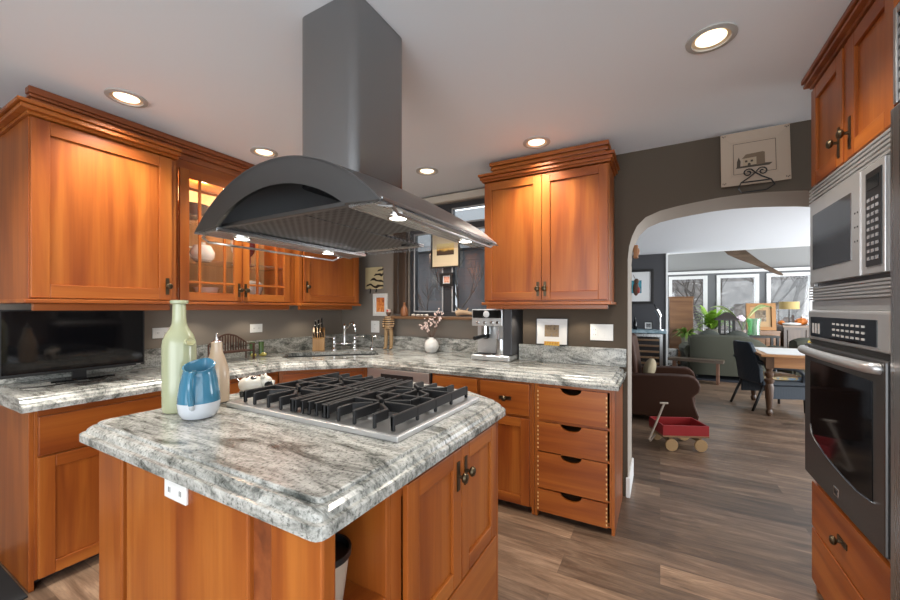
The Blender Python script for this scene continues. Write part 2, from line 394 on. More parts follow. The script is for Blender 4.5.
def add_fronts(t, d, fronts, WV=WV):
    for f in fronts:
        k = f[0]; x0, x1, z0, z1 = f[1:5]; o = f[5] if len(f) > 5 else {}
        b = MB(); yf = -d
        if k == 'door':
            shaker(b, x0, x1, z0, z1, yf, o.get('st', .058)); p = b.build('door', WV, t, bevel=.0025)
        elif k == 'slab':
            b.mi = 1; b.box(x0, x1, yf-.02, yf, z0, z1); p = b.build('drawer_front', WV, t, bevel=.003)
        elif k == 'scoop':
            cx = (x0+x1)/2+.0; r = .062; pts = [(x0, z0), (x1, z0), (x1, z1), (cx+r, z1)]
            pts += [(cx+r*math.cos(a), z1-.038*math.sin(a)) for a in [PI*i/12 for i in range(1, 12)]] + [(cx-r, z1), (x0, z1)]
            # split polygon in left/right/bottom quads to stay convex
            b.mi = 0
            arc = [(cx-r*math.cos(PI*i/12), z1-.038*math.sin(PI*i/12)) for i in range(13)]
            b.prism([(x0, z0), (cx-r, z0), (cx-r, z1), (x0, z1)], yf-.02, yf, 'y'); b.prism([(cx+r, z0), (x1, z0), (x1, z1), (cx+r, z1)], yf-.02, yf, 'y')
            for (xa, za), (xb, zb) in zip(arc, arc[1:]): b.prism([(xa, z0), (xb, z0), (xb, zb), (xa, za)], yf-.02, yf, 'y')
            bmesh.ops.remove_doubles(b.bm, verts=b.bm.verts, dist=1e-5)
            b.mi = 1
            n = max(3, int((z1-z0)/.028))
            for i in range(n):
                z = z0+.012+(z1-z0-.02)*i/n
                for xx in (x0, x1-.008): b.box(xx, xx+.008, yf-.0208, yf-.0195, z, z+.011)
            p = b.build('drawer_front', [woodX, dovetail_m], t)
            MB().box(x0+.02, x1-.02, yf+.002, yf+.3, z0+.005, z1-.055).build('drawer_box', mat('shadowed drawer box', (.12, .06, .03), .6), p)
        if 'knob' in o:
            hb = MB(); 
            for (hx, hz, pl) in o['knob']: knob_mesh(hb, hx, yf-.02, hz, pl)
            hb.build('handle', bronze, p)
def carcass(t, w, d, z0, z1, rails=(), stiles=(), toe=0, fr=.03, mats=WV, open_top=False):
    b = MB(); q = .018
    b.mi = 0
    b.box(0, q, -d, 0, z0, z1); b.box(w-q, w, -d, 0, z0, z1); b.box(q, w-q, -q, 0, z0, z1)
    b.mi = 1
    b.box(q, w-q, -d+.02, -q, z0+toe, z0+toe+q)
    if not open_top: b.box(q, w-q, -d+.02, -q, z1-q, z1)
    b.mi = 0
    for a, c in ((q, fr), (w-fr, w-q)): b.box(a, c, -d, -d+.02, z0+toe, z1)
    for a, c in stiles: b.box(a, c, -d, -d+.02, z0+toe, z1)
    b.mi = 1
    for a, c in rails:
        xs = [fr]+[v for s_ in stiles for v in s_]+[w-fr]
        for i in range(0, len(xs), 2): b.box(xs[i], xs[i+1], -d, -d+.02, a, c)
    if toe: b.mi = 2; b.box(q, w-q, -d+.07, -d+.09, z0, z0+toe)
    return b.build('carcass', list(mats)+[mat('dark toe kick', (.03, .02, .016), .7)], t, bevel=.0015)
VP = (.018, .10)   # vertical plate
HP = (.085, .022)
# --- left wall run (faces +X): local x -> +Y
LX = -2.57; LD = .565
ROT_L = PI/2
t = thing('base_cabinet', 'cherry base cabinet under the television, drawer over panel door', 'cabinet', (-3.135, .585, 0), ROT_L)
carcass(t, .655, LD, 0, .850, rails=[(.045, .06), (.618, .640), (.81, .850)], toe=.045)
add_fronts(t, LD, [('slab', .028, .64, .632, .815), ('door', .028, .64, .052, .622)])
t = thing('base_cabinet', 'cherry base cabinet along left wall between the television and sink cabinets', 'cabinet', (-3.135, 1.242, 0), ROT_L)
carcass(t, .66, LD, 0, .850, rails=[(.045, .06), (.618, .640), (.81, .850)], toe=.045)
add_fronts(t, LD, [('slab', .02, .64, .632, .815), ('door', .02, .328, .052, .622, {'knob': [(.30, .54, VP)]}), ('door', .332, .64, .052, .622, {'knob': [(.36, .54, VP)]})])
# --- diagonal sink cabinet
dg = thing('sink_cabinet', 'diagonal cherry cabinet under the corner sink', 'cabinet', (-2.57, 1.905, 0), PI/4)
b = MB(); b.mi = 0; b.box(0, .05, -.001, .02, .05, .85); b.box(.62, .67, -.001, .02, .05, .85); b.mi = 1; b.box(.05, .62, 0, .02, .05, .09); b.box(.05, .62, 0, .02, .81, .85); b.box(.05, .62, 0, .02, .61, .64)
b.box(.0, .67, .06, .08, 0, .05)
b.build('carcass', WV, dg, bevel=.0015)
add_fronts(dg, 0, [('slab', .03, .64, .635, .82), ('door', .03, .333, .06, .62, {'knob': [(.305, .54, VP)]}), ('door', .337, .64, .06, .62, {'knob': [(.365, .54, VP)]})])
# --- dishwasher
BY = 2.385; BD = .525
dw = thing('dishwasher', 'pale steel dishwasher below the worktop beside the sink', 'dishwasher', (-2.085, BY, 0))
MB().box(0, .60, .0, .6, .09, .848).build('tub', darkgrey, dw)
MB().box(.003, .597, -.025, 0, .10, .846).build('door', dw_m, dw, bevel=.004)
MB().box(.145, .455, -.030, -.024, .765, .81).build('control_panel', blackplastic, dw, bevel=.003)
MB().box(.02, .58, .05, .07, 0, .09).build('toe_panel', blackplastic, dw)
# --- base cabinets right part
t = thing('base_cabinet', 'cherry base cabinet right of the dishwasher, drawer above door', 'cabinet', (-1.475, 2.91, 0))
carcass(t, .385, BD, 0, .850, rails=[(.045, .06), (.615, .635), (.835, .850)], toe=.045)
add_fronts(t, BD, [('slab', .02, .375, .632, .838), ('door', .02, .375, .052, .615)])
t = thing('base_cabinet', 'cherry base cabinet with one bronze pull, left of the scooped drawers', 'cabinet', (-1.088, 2.91, 0))
carcass(t, .382, BD, 0, .850, rails=[(.045, .06), (.615, .635), (.835, .850)], toe=.045)
add_fronts(t, BD, [('slab', .01, .355, .632, .838, {'knob': [(.19, .735, HP)]}), ('door', .01, .355, .052, .615)])
t = thing('drawer_cabinet', 'cherry cabinet of four scooped drawers beside the archway', 'cabinet', (-.704, 2.91, 0))
carcass(t, .474, BD, 0, .850, rails=[(.04, .05), (.185, .195), (.415, .428), (.605, .622), (.83, .850)], toe=.04, fr=.028)
add_fronts(t, BD, [('scoop', .024, .436, .628, .832), ('scoop', .024, .436, .430, .610), ('scoop', .024, .436, .198, .420), ('scoop', .024, .436, .046, .186)])
# adjust: photo has drawer heights .21/.19/.24/.15

# --- worktop
def offset_poly(P, dist):
    n = len(P); out = []
    lines = []
    for i in range(n):
        a = Vector(P[i]); c = Vector(P[(i+1) % n]); d = (c-a).normalized(); nrm = Vector((-d.y, d.x)); lines.append((a+nrm*dist[i], d))
    for i in range(n):
        (p, d), (q, e) = lines[i-1], lines[i]
        den = d.x*e.y-d.y*e.x
        if abs(den) < 1e-6: out.append((q.x, q.y)); continue
        u = ((q.x-p.x)*e.y-(q.y-p.y)*e.x)/den; out.append((p.x+d.x*u, p.y+d.y*u))
    return out
PROF = [(0.0, .852), (0.0, .875), (.003, .880), (.013, .8815), (.0145, .884), (.018, .894), (.027, .902), (.040, .9035), (.0405, .911), (.044, .914)]
def soften(q, idx, r):
    out = []
    for i, p in enumerate(q):
        if i not in idx: out.append(p); continue
        v = Vector(p); a = (Vector(q[i-1])-v).normalized()*r; c = (Vector(q[(i+1) % len(q)])-v).normalized()*r
        for k in range(4):
            t = k/3; w_ = v+a*(1-t)**2+c*t**2; out.append((w_.x, w_.y))
    return out
def slab(P, flags, hole=None, zoff=0, rnd=(), rad=.02):
    b = MB(); bm = b.bm; rings = []
    for ins, z in PROF:
        q = soften(offset_poly(P, [ins*f for f in flags]), rnd, rad); rings.append([bm.verts.new((x, y, z+zoff)) for x, y in q])
    n = len(rings[0])
    for a, c in zip(rings, rings[1:]):
        for i in range(n):
            f = bm.faces.new([a[i], a[(i+1) % n], c[(i+1) % n], c[i]])
    def fill(ring, z):
        if not hole:
            bm.faces.new(ring); return []
        hv = [bm.verts.new((x, y, z)) for x, y in hole]; m = len(hv)
        a, c = 2, n-1
        near = lambda v: min(range(m), key=lambda k: (hv[k].co-v.co).length)
        p, q = near(ring[a]), near(ring[c])
        def back(frm, to):
            out = [hv[frm]]; k = frm
            while k != to: k = (k-1) % m; out.append(hv[k])
            return out
        bm.faces.new(ring[a:c+1]+back(q, p)); bm.faces.new(ring[c:]+ring[:a+1]+back(p, q))
        return hv
    ht = fill(rings[-1], .914+zoff); hb = fill(rings[0], .852+zoff)
    if hole:
        for i in range(len(ht)):
            j = (i+1) % len(ht); bm.faces.new([ht[i], ht[j], hb[j], hb[i]])
    return b
# counter-clockwise
CX, CYF = -2.51, 2.36
WP = [(-3.138, .55), (CX, .55), (CX, 1.88), (CX+.48, CYF), (-.207, CYF), (-.207, 2.928), (-.962, 2.928), (-.962, 3.138), (-3.138, 3.138)]
def rect45(cx, cy, w, d, r=.05):
    # rounded rect rotated so its long side runs along (1,1)
    ex = Vector((.7071, .7071)); ey = Vector((-.7071, .7071)); out = []
    for sx, sy, a0 in ((1, -1, -PI/2), (1, 1, 0), (-1, 1, PI/2), (-1, -1, PI)):
        for k in range(5):
            a = a0+PI/2*k/4; px = sx*(w/2-r)+r*math.cos(a); py = sy*(d/2-r)+r*math.sin(a)
            v = Vector((cx, cy))+ex*px+ey*py; out.append((v.x, v.y))
    return out
SC = (-2.595, 2.475)
wt = thing('worktop', 'long grey granite worktop running round the corner sink', 'worktop')
slab(WP, [0, 1, 1, 1, 1, 0, 0, 0, 0], rect45(SC[0], SC[1], .80, .34, .012)).build('slab', granite2_m, wt, sharp=.9)
bs = thing('backsplash', 'low granite upstand along the walls behind the worktop', 'backsplash')
for q in ((-3.138, -3.114, .56, 3.138), (-3.114, -.986, 3.114, 3.138), (-.986, -.962, 2.904, 3.138), (-.962, -.2075, 2.904, 2.928)):
    MB().box(*q, .9142, 1.044).build('splash_panel', granite3_m, bs, bevel=.003)
# sink
sk = thing('sink', 'dark granite corner sink set under the worktop', 'sink', (SC[0], SC[1], .851), PI/4)
b = MB(); b.box(-.397, .397, -.167, -.160, -.2, .036); b.box(-.397, .397, .160, .167, -.2, .036); b.box(-.397, -.390, -.160, .160, -.2, .036); b.box(.390, .397, -.160, .160, -.2, .036); b.box(-.390, .390, -.160, .160, -.2, -.19)
b.build('basin', mat('dark stone sink', (.035, .036, .036), .4), sk)
MB().lathe([(.04, -.19), (.04, -.186), (.02, -.186)], 16).build('drain', chrome, sk)
# faucet
fc = thing('faucet', 'polished chrome bridge faucet with curved spout behind corner sink', 'faucet', (-2.765, 2.80, .914), PI/4)
for i, sx in enumerate((-1, 1)):
    b = MB(); b.lathe([(.028, 0), (.028, .006), (.016, .02), (.013, .05), (.017, .07), (.013, .085), (.015, .10), (.018, .115), (.012, .13), (.004, .135)], 14, (sx*.10, 0, 0)); b.build('valve', chrome, fc)
    b = MB(); b.tube([(sx*.10, 0, .122), (sx*.135, -.005, .128), (sx*.175, -.01, .132)], .006, 8, .008); b.sph((sx*.178, -.01, .132), .010); b.build('lever', chrome, fc)
b = MB(); b.tube([(-.10, 0, .06), (.10, 0, .06)], .009, 10); b.build('bridge', chrome, fc)
b = MB(); b.lathe([(.017, .045), (.013, .06), (.0125, .2), (.017, .215), (.012, .23), (.016, .245), (.004, .262)], 14)
b.tube([(0, 0, .215), (.03, -.05, .225), (.055, -.09, .265), (.08, -.135, .27), (.095, -.165, .235), (.1, -.17, .185)], .010, 10, .009, sub=5); b.build('spout', chrome, fc)
sp = thing('side_sprayer', 'chrome side sprayer with lever right of the bridge faucet', 'sprayer', (-2.57, 2.985, .914), PI/4)
MB().lathe([(.026, 0), (.026, .008), (.015, .02), (.013, .06), (.018, .075), (.016, .11), (.02, .125), (.006, .135)], 14).build('body', chrome, sp)
MB().tube([(0, 0, .12), (.04, -.01, .13), (.06, -.01, .10)], .007, 8).build('lever', chrome, sp)

# --- crown moulding over left wall cabinets
b = MB()
b.box(-3.135, -2.745, .64, 3.05, 2.306, 2.418)
for x, z0, z1 in ((-2.735, 2.30, 2.34), (-2.715, 2.34, 2.37), (-2.69, 2.385, 2.418), (-2.70, 2.37, 2.385)):
    b.box(-2.745, x, .64-(x+2.745)*.5, 3.05, z0, z1)
tag(b.build('crown_moulding', crown_m, bevel=.004), 'dark cherry crown moulding along the ceiling above left wall cabinets', 'moulding')
# --- left upper cabinets
def crown(t, w, d, z, p=.05, mats=woodX, side=True):
    b = MB()
    for q, z0, z1 in ((.012, z, z+.014), (p-.012, z+.014, z+.034), (p, z+.038, z+.055), (p-.02, z+.034, z+.038)):
        b.box(-(q if side else 0), w+(q if side == 2 else 0), -d-.02-q, -d+.055, z0, z1)
        if side: b.box(-q, .02, -d+.055, -.002, z0, z1)
        if side == 2: b.box(w-.02, w+q, -d+.055, -.002, z0, z1)
    return b.build('crown', mats, t, bevel=.003)
t = thing('wall_cabinet', 'deep cherry wall cabinet with single panel door above the television', 'cabinet', (-3.135, .60, 0), ROT_L)
carcass(t, .632, .495, 1.372, 2.248, rails=[(1.372, 1.40), (2.22, 2.248)])
add_fronts(t, .495, [('door', .004, .60, 1.378, 2.243, {'st': .066, 'knob': [(.575, 1.46, VP)]})])
b = MB(); b.box(-.02, .632, -.53, -.01, 1.352, 1.371); b.mi = 0; b.box(.02, .61, -.47, -.45, 1.315, 1.352); b.build('light_rail', woodX, t, bevel=.003)
crown(t, .632, .495, 2.249)
t = thing('display_cabinet', 'cherry display cabinet with two muntined glass doors', 'cabinet', (-3.135, 1.26, 0), ROT_L)
GW = .92; GD = .395
b = MB(); q = .018
MB().box(q, GW-q, -.02, -.0125, 1.391, 2.231).build('back_panel', wood('pale cabinet lining', 2, (.42, .26, .13), (.52, .34, .18), (.6, .42, .24)), t)
b.mi = 0; b.box(0, q, -GD, 0, 1.372, 2.25); b.box(GW-q, GW, -GD, 0, 1.372, 2.25); b.box(q, GW-q, -.012, 0, 1.372, 2.25)
b.mi = 1; b.box(q, GW-q, -GD, -.012, 1.372, 1.39); b.box(q, GW-q, -GD, -.012, 2.232, 2.30)
b.mi = 0; b.box(0, .03, -GD-.001, -GD+.02, 1.372, 2.25); b.box(.87, GW, -GD-.001, -GD+.02, 1.372, 2.25)
b.build('carcass', WV, t, bevel=.0015)
for z in (1.66, 1.96): MB().box(q, GW-q, -GD+.03, -.0205, z, z+.008).build('shelf', clear, t)
for x0, x1, hx in ((.032, .447, .425), (.452, .868, .475)):
    b = MB(); shaker(b, x0, x1, 1.378, 2.244, -GD, .056, .02, True)
    a, c, za, zc = x0+.056, x1-.056, 1.434, 2.188
    b.mi = 0
    for xx in (a+.068, c-.068): b.box(xx-.008, xx+.008, -GD-.018, -GD-.004, za, zc)
    b.mi = 1
    for zz in (za+.068, zc-.068): b.box(a, c, -GD-.0175, -GD-.0045, zz-.008, zz+.008)
    p = b.build('door', WV, t, bevel=.002)
    MB().box(a-.004, c+.004, -GD-.006, -GD-.003, za-.004, zc+.004).build('pane', glass, p)
    hb = MB(); knob_mesh(hb, hx, -GD-.02, 1.46, VP); hb.build('handle', bronze, p)
b = MB(); b.box(0, GW, -GD-.025, -.01, 1.352, 1.371); b.box(.02, GW-.02, -GD+.03, -GD+.05, 1.315, 1.352); b.build('light_rail', woodX, t, bevel=.003)
t = thing('wall_cabinet', 'small cherry wall cabinet in the corner right of glass doors', 'cabinet', (-3.135, 2.185, 0), ROT_L)
carcass(t, .73, .455, 1.372, 2.248, rails=[(1.372, 1.40), (2.22, 2.248)])
add_fronts(t, .455, [('door', .035, .705, 1.382, 2.243, {'st': .062, 'knob': [(.065, 1.51, VP)]})])
b = MB(); b.box(-.0, .722, -.49, -.01, 1.352, 1.371); b.box(.02, .66, -.43, -.41, 1.315, 1.352); b.build('light_rail', woodX, t, bevel=.003)
crown(t, .73, .455, 2.249, side=False)
# --- right upper cabinet
t = thing('wall_cabinet', 'cherry wall cabinet with two panel doors above the espresso machine', 'cabinet', (-1.153, 2.925, 0))
UW, UD = .868, .305
carcass(t, UW, UD, 1.372, 2.265, rails=[(1.372, 1.40), (2.235, 2.265)])
add_fronts(t, UD, [('door', .004, .4315, 1.384, 2.258, {'knob': [(.408, 1.462, VP)]}), ('door', .4345, .862, 1.384, 2.258, {'knob': [(.458, 1.462, VP)]})])
b = MB(); b.box(-.015, UW+.015, -UD-.035, -.002, 1.352, 1.371); b.box(.01, UW-.01, -UD+.0, -UD+.02, 1.322, 1.352); b.build('light_rail', woodX, t, bevel=.003)
crown(t, UW, UD, 2.266, .036, side=2)
b = MB(); b.box(.06, UW-.02, -UD+.0, -.002, 2.267, 2.40); b.box(.05, UW-.005, -UD-.015, -.002, 2.35, 2.37); b.box(.045, UW, -UD-.025, -.002, 2.378, 2.405); b.build('top_moulding', woodX, t, bevel=.004)

# ================================================================== OVEN TOWER (faces -X) local x -> -Y
TX = .62
tw = thing('oven_tower_cabinet', 'tall cherry cabinet housing the microwave and wall oven', 'cabinet', (1.22, 2.39, 0), -PI/2)
TD = .578; TW = .735
b = MB(); q = .02
b.mi = 0; b.box(0, q, -TD, 0, 0, 2.36); b.box(TW-q, TW, -TD, 0, 0, 2.36); b.box(q, TW-q, -.015, 0, .05, 2.36)
b.mi = 1
for z in (.05, .515, 1.335, 1.90, 2.34): b.box(q, TW-q, -TD+.0, -.015, z, z+.02)
b.box(q, TW-q, -TD+.07, -TD+.09, 0, .05)
b.build('carcass', WV, tw, bevel=.002)
add_fronts(tw, TD, [('slab', .015, TW-.015, .312, .520, {'knob': [(.36, .475-.06, HP)]}), ('slab', .015, TW-.015, .06, .302)])
add_fronts(tw, TD, [('door', .006, .352, 1.895, 2.345, {'knob': [(.325, 1.985, (.016, .12))]}), ('door', .398, TW-.006, 1.895, 2.345, {'knob': [(.425, 1.985, (.016, .12))]})])
b = MB(); b.mi = 0; b.box(.352, .398, -TD-.014, -TD+.02, 1.895, 2.35); b.build('centre_stile', WV, tw)
b = MB(); b.box(-.022, TW, -TD-.05, -.002, 2.396, 2.418); b.box(-.008, TW, -TD-.022, -.002, 2.361, 2.396); b.box(-.02, TW, -TD-.042, -.002, 2.374, 2.39); b.build('crown', crown_m, tw, bevel=.004)

def prof_door(b, x0, x1, z0, z1, y): b.box(x0, x1, y-.02, y, z0, z1)
# microwave with trim kit
mw = thing('microwave', 'built-in steel microwave above the wall oven', 'microwave', (1.22, 2.39, 0), -PI/2)
Y = -TD-.001
MB().box(.03, .705, Y-.008, Y+.4, 1.36, 1.89).build('cavity', darkgrey, mw)
for nm, z0, z1 in (('upper_vent', 1.805, 1.885), ('lower_vent', 1.362, 1.425)):
    b = MB(); b.box(.005, .73, Y-.012, Y-.008, z0, z1)
    n = 5
    for i in range(n):
        z = z0+(z1-z0)*(i+.15)/n; b.box(.005, .73, Y-.026, Y-.012, z, z+(z1-z0)/n*.55)
    b.build(nm, [steelX], mw, bevel=.001)
MB().box(.0, .735, Y-.014, Y-.002, 1.319, 1.361).build('lower_trim', steelX, mw, bevel=.002)
b = MB(); b.box(.005, .06, Y-.022, Y-.008, 1.425, 1.805); b.box(.715, .73, Y-.022, Y-.008, 1.425, 1.805); b.build('trim_frame', steelX, mw, bevel=.002)
b = MB(); b.box(.06, .555, Y-.036, Y-.008, 1.44, 1.80)
b.box(.555, .562, Y-.034, Y-.008, 1.44, 1.80)
b.mi = 1
for r in range(3):
    for c in range(2): b.box(.515+c*.02, .522+c*.02, Y-.0375, Y-.0355, 1.56+r*.05, 1.566+r*.05)
b.build('door', [steelX, slot_m], mw, bevel=.003)
MB().box(.10, .49, Y-.0385, Y-.0355, 1.50, 1.745).build('window', mat('mirror dark glass', (.16, .16, .165), .10, .85), mw, bevel=.001)
b = MB(); b.box(.562, .715, Y-.034, Y-.008, 1.44, 1.80); b.build('control_panel', steelX, mw, bevel=.003)
kb = MB().box(.600, .702, Y-.037, Y-.0335, 1.465, 1.775); kb.mi = 1
for r in range(9):
    for c in range(3):
        kb.box(.613+c*.028, .631+c*.028, Y-.0385, Y-.0365, 1.485+r*.024, 1.496+r*.024)
kb.build('keypad', [blackplastic, mat('grey key print', (.25, .25, .26), .5)], mw)
MB().box(.612, .69, Y-.0385, Y-.0365, 1.715, 1.755).build('display', mat('dark display', (.01, .012, .014), .1), mw)
# wall oven
ov = thing('wall_oven', 'dark steel built-in wall oven with towel bar handle', 'oven', (1.22, 2.39, 0), -PI/2)
MB().box(.03, .705, Y-.006, Y+.45, .54, 1.32).build('cavity', darkgrey, ov)
b = MB(); b.box(.0, .735, Y-.028, Y-.006, 1.183, 1.318); b.build('control_panel', steelX, ov, bevel=.012, seg=3)
b = MB().box(.045, .655, Y-.031, Y-.0275, 1.20, 1.288); b.mi = 1
random.seed(3)
for i in range(7):
    for j in range(3): b.box(.30+i*.042, .325+i*.042, Y-.0322, Y-.0308, 1.215+j*.022, 1.223+j*.022)
for i in range(3): b.box(.07+i*.035, .09+i*.035, Y-.0322, Y-.0308, 1.215, 1.26)
b.build('control_glass', [blackgloss, mat('pale control print', (.5, .5, .5), .4)], ov)
MB().box(.0, .735, Y-.02, Y-.006, 1.165, 1.183).build('vent_slot', slot_m, ov)
b = MB(); b.box(.0, .735, Y-.040, Y-.006, .56, 1.163); b.build('door', oven_m, ov, bevel=.006)
b = MB(); z = .70; pts = [(.085, 1.085), (.085, .80), (.105, .765)]
pts = [(.085, 1.09), (.66, 1.09), (.66, .70), (.56, .69), (.45, .695), (.35, .705), (.25, .72), (.15, .745), (.105, .765), (.085, .80)]
b.prism(pts, Y-.0425, Y-.0395, 'y'); b.build('door_window', blackgloss, ov)
b = MB(); b.tube([pts[9], ] and [(p[0], Y-.0425, p[1]) for p in pts[2:]], .003, 6); b.build('window_trim', chrome, ov)
b = MB(); b.tube([(.035, Y-.038, 1.135), (.04, Y-.055, 1.137), (.10, Y-.066, 1.137), (.37, Y-.075, 1.137), (.64, Y-.066, 1.137), (.695, Y-.055, 1.137), (.70, Y-.038, 1.135)], .018, 12, sub=4); b.build('handle', steelX, ov)
MB().box(.345, .39, Y-.0415, Y-.0395, .592, .627).build('badge', chrome, ov, bevel=.001)
MB().box(.352, .383, Y-.0425, Y-.0412, .599, .620).build('badge_inset', blackplastic, ov)
MB().box(.0, .735, Y-.024, Y-.006, .545, .558).build('bottom_trim', chrome, ov, bevel=.002)
# fridge
fr = thing('refrigerator', 'steel built-in refrigerator with slatted top grille at the right edge', 'refrigerator', (1.22, 1.65, 0), -PI/2)
MB().box(.0, .9, -.56, 0, .02, 2.23).build('case', darkgrey, fr)
MB().box(.005, .895, -.613, -.561, .10, 1.925).build('door', steelZ, fr, bevel=.005)
b = MB(); b.box(0, .02, -.605, -.561, 1.94, 2.23); b.box(.88, .9, -.605, -.561, 1.94, 2.23); b.box(.02, .88, -.605, -.561, 2.205, 2.23)
b.build('grille_frame', steelZ, fr, bevel=.003)
b = MB()
for i in range(8): b.box(.02, .88, -.60, -.563, 1.945+i*.0325, 1.965+i*.0325)
b.build('grille', steelX, fr)
b = MB(); b.tube([(.86, -.61, .8), (.86, -.66, .82), (.86, -.66, 1.6), (.86, -.61, 1.62)], .012, 8); b.build('handle', steelZ, fr)
MB().box(.01, .89, -.55, -.5, 0, .099).build('toe_panel', blackplastic, fr)

# ================================================================== ISLAND
IX0, IX1, IY0 = -1.845, -.598, .534
IP = [(IX0+.02, IY0), (IX1, IY0), (IX1, 1.60), (-.82, 1.735), (-1.22, 1.80), (-1.62, 1.735), (IX0, 1.60), (IX0, IY0+.08)]
tag(slab(IP, [1]*len(IP), rnd=(0, 1, 2), rad=.026).build('island_worktop', granite_m, sharp=.9), 'thick grey granite island worktop with stepped ogee edge', 'worktop')
isl = thing('kitchen_island', 'cherry kitchen island base below the granite island top', 'island', (0, 0, 0))
b = MB()
Yf = .574; Xr = -.632; Xl = -1.765
b.mi = 0
b.box(Xl, Xl+.18, Yf, Yf+.05, 0, .8505); b.build('corner_post', woodZ, isl, bevel=.006)
b = MB().box(-.805, Xr, Yf, Yf+.041, 0, .8505); b.build('corner_post', woodZ, isl, bevel=.006)
MB().box(Xl, Xl+.02, Yf+.05, 1.56, 0, .8505).build('side_panel', woodZ, isl, bevel=.003)
b = MB(); b.box(Xl+.20, -.90, Yf+.006, Yf+.03, 0, .8505); b.build('front_panel', woodZ, isl, bevel=.006)
MB().box(Xl+.18, Xl+.20, Yf+.03, Yf+.05, 0, .8505).build('reveal', crown_m, isl)
MB().box(-.90, -.805, Yf+.022, Yf+.03, 0, .8505).build('reveal', crown_m, isl)
b = MB(); b.mi = 0
b.box(-1.2, Xr-.0, .79, .808, .0, .8505)             # niche divider
b.box(Xr-.02, Xr, .808, .858, 0, .8505)
b.box(-1.22, -1.2, .604, 1.56, 0, .8505)
b.mi = 1; b.box(-1.2, Xr, .616, .79, .545, .563); b.box(Xr-.02, Xr, .858, 1.56, .80, .8505); b.box(Xr-.02, Xr, .858, 1.56, 0, .045)
b.mi = 0; b.box(Xr-.02, Xr, 1.51, 1.56, .045, .80); b.box(Xl, Xr, 1.56, 1.58, 0, .8505)
b.mi = 1; b.box(Xr-.02, Xr, .616, .79, .05, .54)
b.build('carcass', [woodZ, woodY], isl, bevel=.002)
ifr = bpy.data.objects.new('door_bank', None)
# island doors on the +X face built in rotated helper matrices
def island_front(kind, y0, y1, z0, z1, knob=None):
    b = MB(); b.T = Matrix.Translation((Xr, 0, 0)) @ Matrix.Rotation(PI/2, 4, 'Z')
    if kind == 'door': shaker(b, y0, y1, z0, z1, 0, .058)
    else: b.mi = 1; b.box(y0, y1, -.02, 0, z0, z1)
    p = b.build('door' if kind == 'door' else 'drawer_front', [woodZ, woodY], isl, bevel=.0025)
    if knob:
        hb = MB(); hb.T = Matrix.Translation((Xr, 0, 0)) @ Matrix.Rotation(PI/2, 4, 'Z'); knob_mesh(hb, knob[0], -.02, knob[1], VP); hb.build('handle', bronze, p)
island_front('door', .862, 1.185, .365, .835, (1.158, .745))
island_front('door', 1.189, 1.512, .365, .835, (1.216, .745))
island_front('drawer', .862, 1.512, .05, .355)
bpy.data.objects.remove(ifr)
b = MB(); b.box(-1.295, -1.175, Yf-.002, Yf+.007, .765, .84)
ol = b.build('outlet', white_plastic, isl, bevel=.003); ol['label'] = 'white outlet plate'
b = MB()
for x in (-1.27, -1.262, -1.21, -1.202): b.box(x, x+.003, Yf-.0025, Yf-.0015, .785, .80)
b.build('socket_slots', slot_m, ol)
bk = thing('bucket', 'small pale bucket with dark rim in the open island niche', 'bucket', (-.765, .70, .5635))
MB().lathe([(.045, 0), (.05, .005), (.066, .125), (.062, .125), (.046, .01)], 24).build('body', mat('beige enamel', (.45, .36, .28), .5), bk)
MB().lathe([(.064, .118), (.070, .121), (.070, .138), (.064, .138), (.061, .121)], 24).build('rim', blackplastic, bk)

# ================================================================== COOKTOP
ck = thing('cooktop', 'black and steel gas cooktop set in the island', 'cooktop', (-1.59, .93, .914))
CW, CD = .89, .60
b = MB(); b.box(0, CW, 0, CD, .0005, .019); b.build('steel_tray', steelX, ck, bevel=.003)
MB().box(.012, CW-.012, .012, CD-.012, .0191, .0205).build('burner_pan', mat('dark steel pan', (.40, .40, .40), .3, .8), ck, bevel=.002)
BUR = [(.20, .17, .036), (.20, .43, .045), (.69, .17, .045), (.69, .43, .036)]
for x, y, r in BUR:
    x, y = .075+(x-.028)*.925, .03+(y-.018)*.94
    b = MB(); b.lathe([(r+.018, .0206), (r+.016, .026), (r+.004, .030), (r, .036)], 24, (x, y, 0)); p = b.build('burner', mat('burner alloy', (.42, .42, .42), .35, .9), ck)
    MB().lathe([(r-.002, .0362), (r, .039), (r-.006, .046), (.001, .047)], 24, (x, y, 0)).build('burner_cap', blackplastic, p)
ZT, ZH = .070, .034     # top and bar height
def gbar(b, p, q, w=.0135): b.bar((p[0], p[1], ZT-ZH/2), (q[0], q[1], ZT-ZH/2), w, ZH)
def gfoot(b, p): b.box(p[0]-.006, p[0]+.006, p[1]-.006, p[1]+.006, .021, ZT-.002)
def star(b, cx, cy, x0, x1, y0, y1, outer):
    # fingers from the perimeter to near the burner centre
    pts = [(x0, cy), (x1, cy), (cx, y0), (cx, y1)]
    for p in pts:
        v = Vector((cx-p[0], cy-p[1])); l = v.length; v.normalize(); q = (p[0]+v.x*(l-.018), p[1]+v.y*(l-.018)); gbar(b, p, q); gfoot(b, p)
    for fx in (x0+.0, x1-.0):
        for fy in (y0, y1):
            k = (cx+(fx-cx)*.55, fy); 
            m1 = (k[0], cy+(fy-cy)*.55); q = (cx+(k[0]-cx)*.25, cy+(fy-cy)*.2)
            gfoot(b, k); gbar(b, k, m1); gbar(b, m1, q)
GM = Matrix.Translation((.075-.028*.925, .03-.018*.94, 0)) @ Matrix.Diagonal((.925, .94, 1, 1))
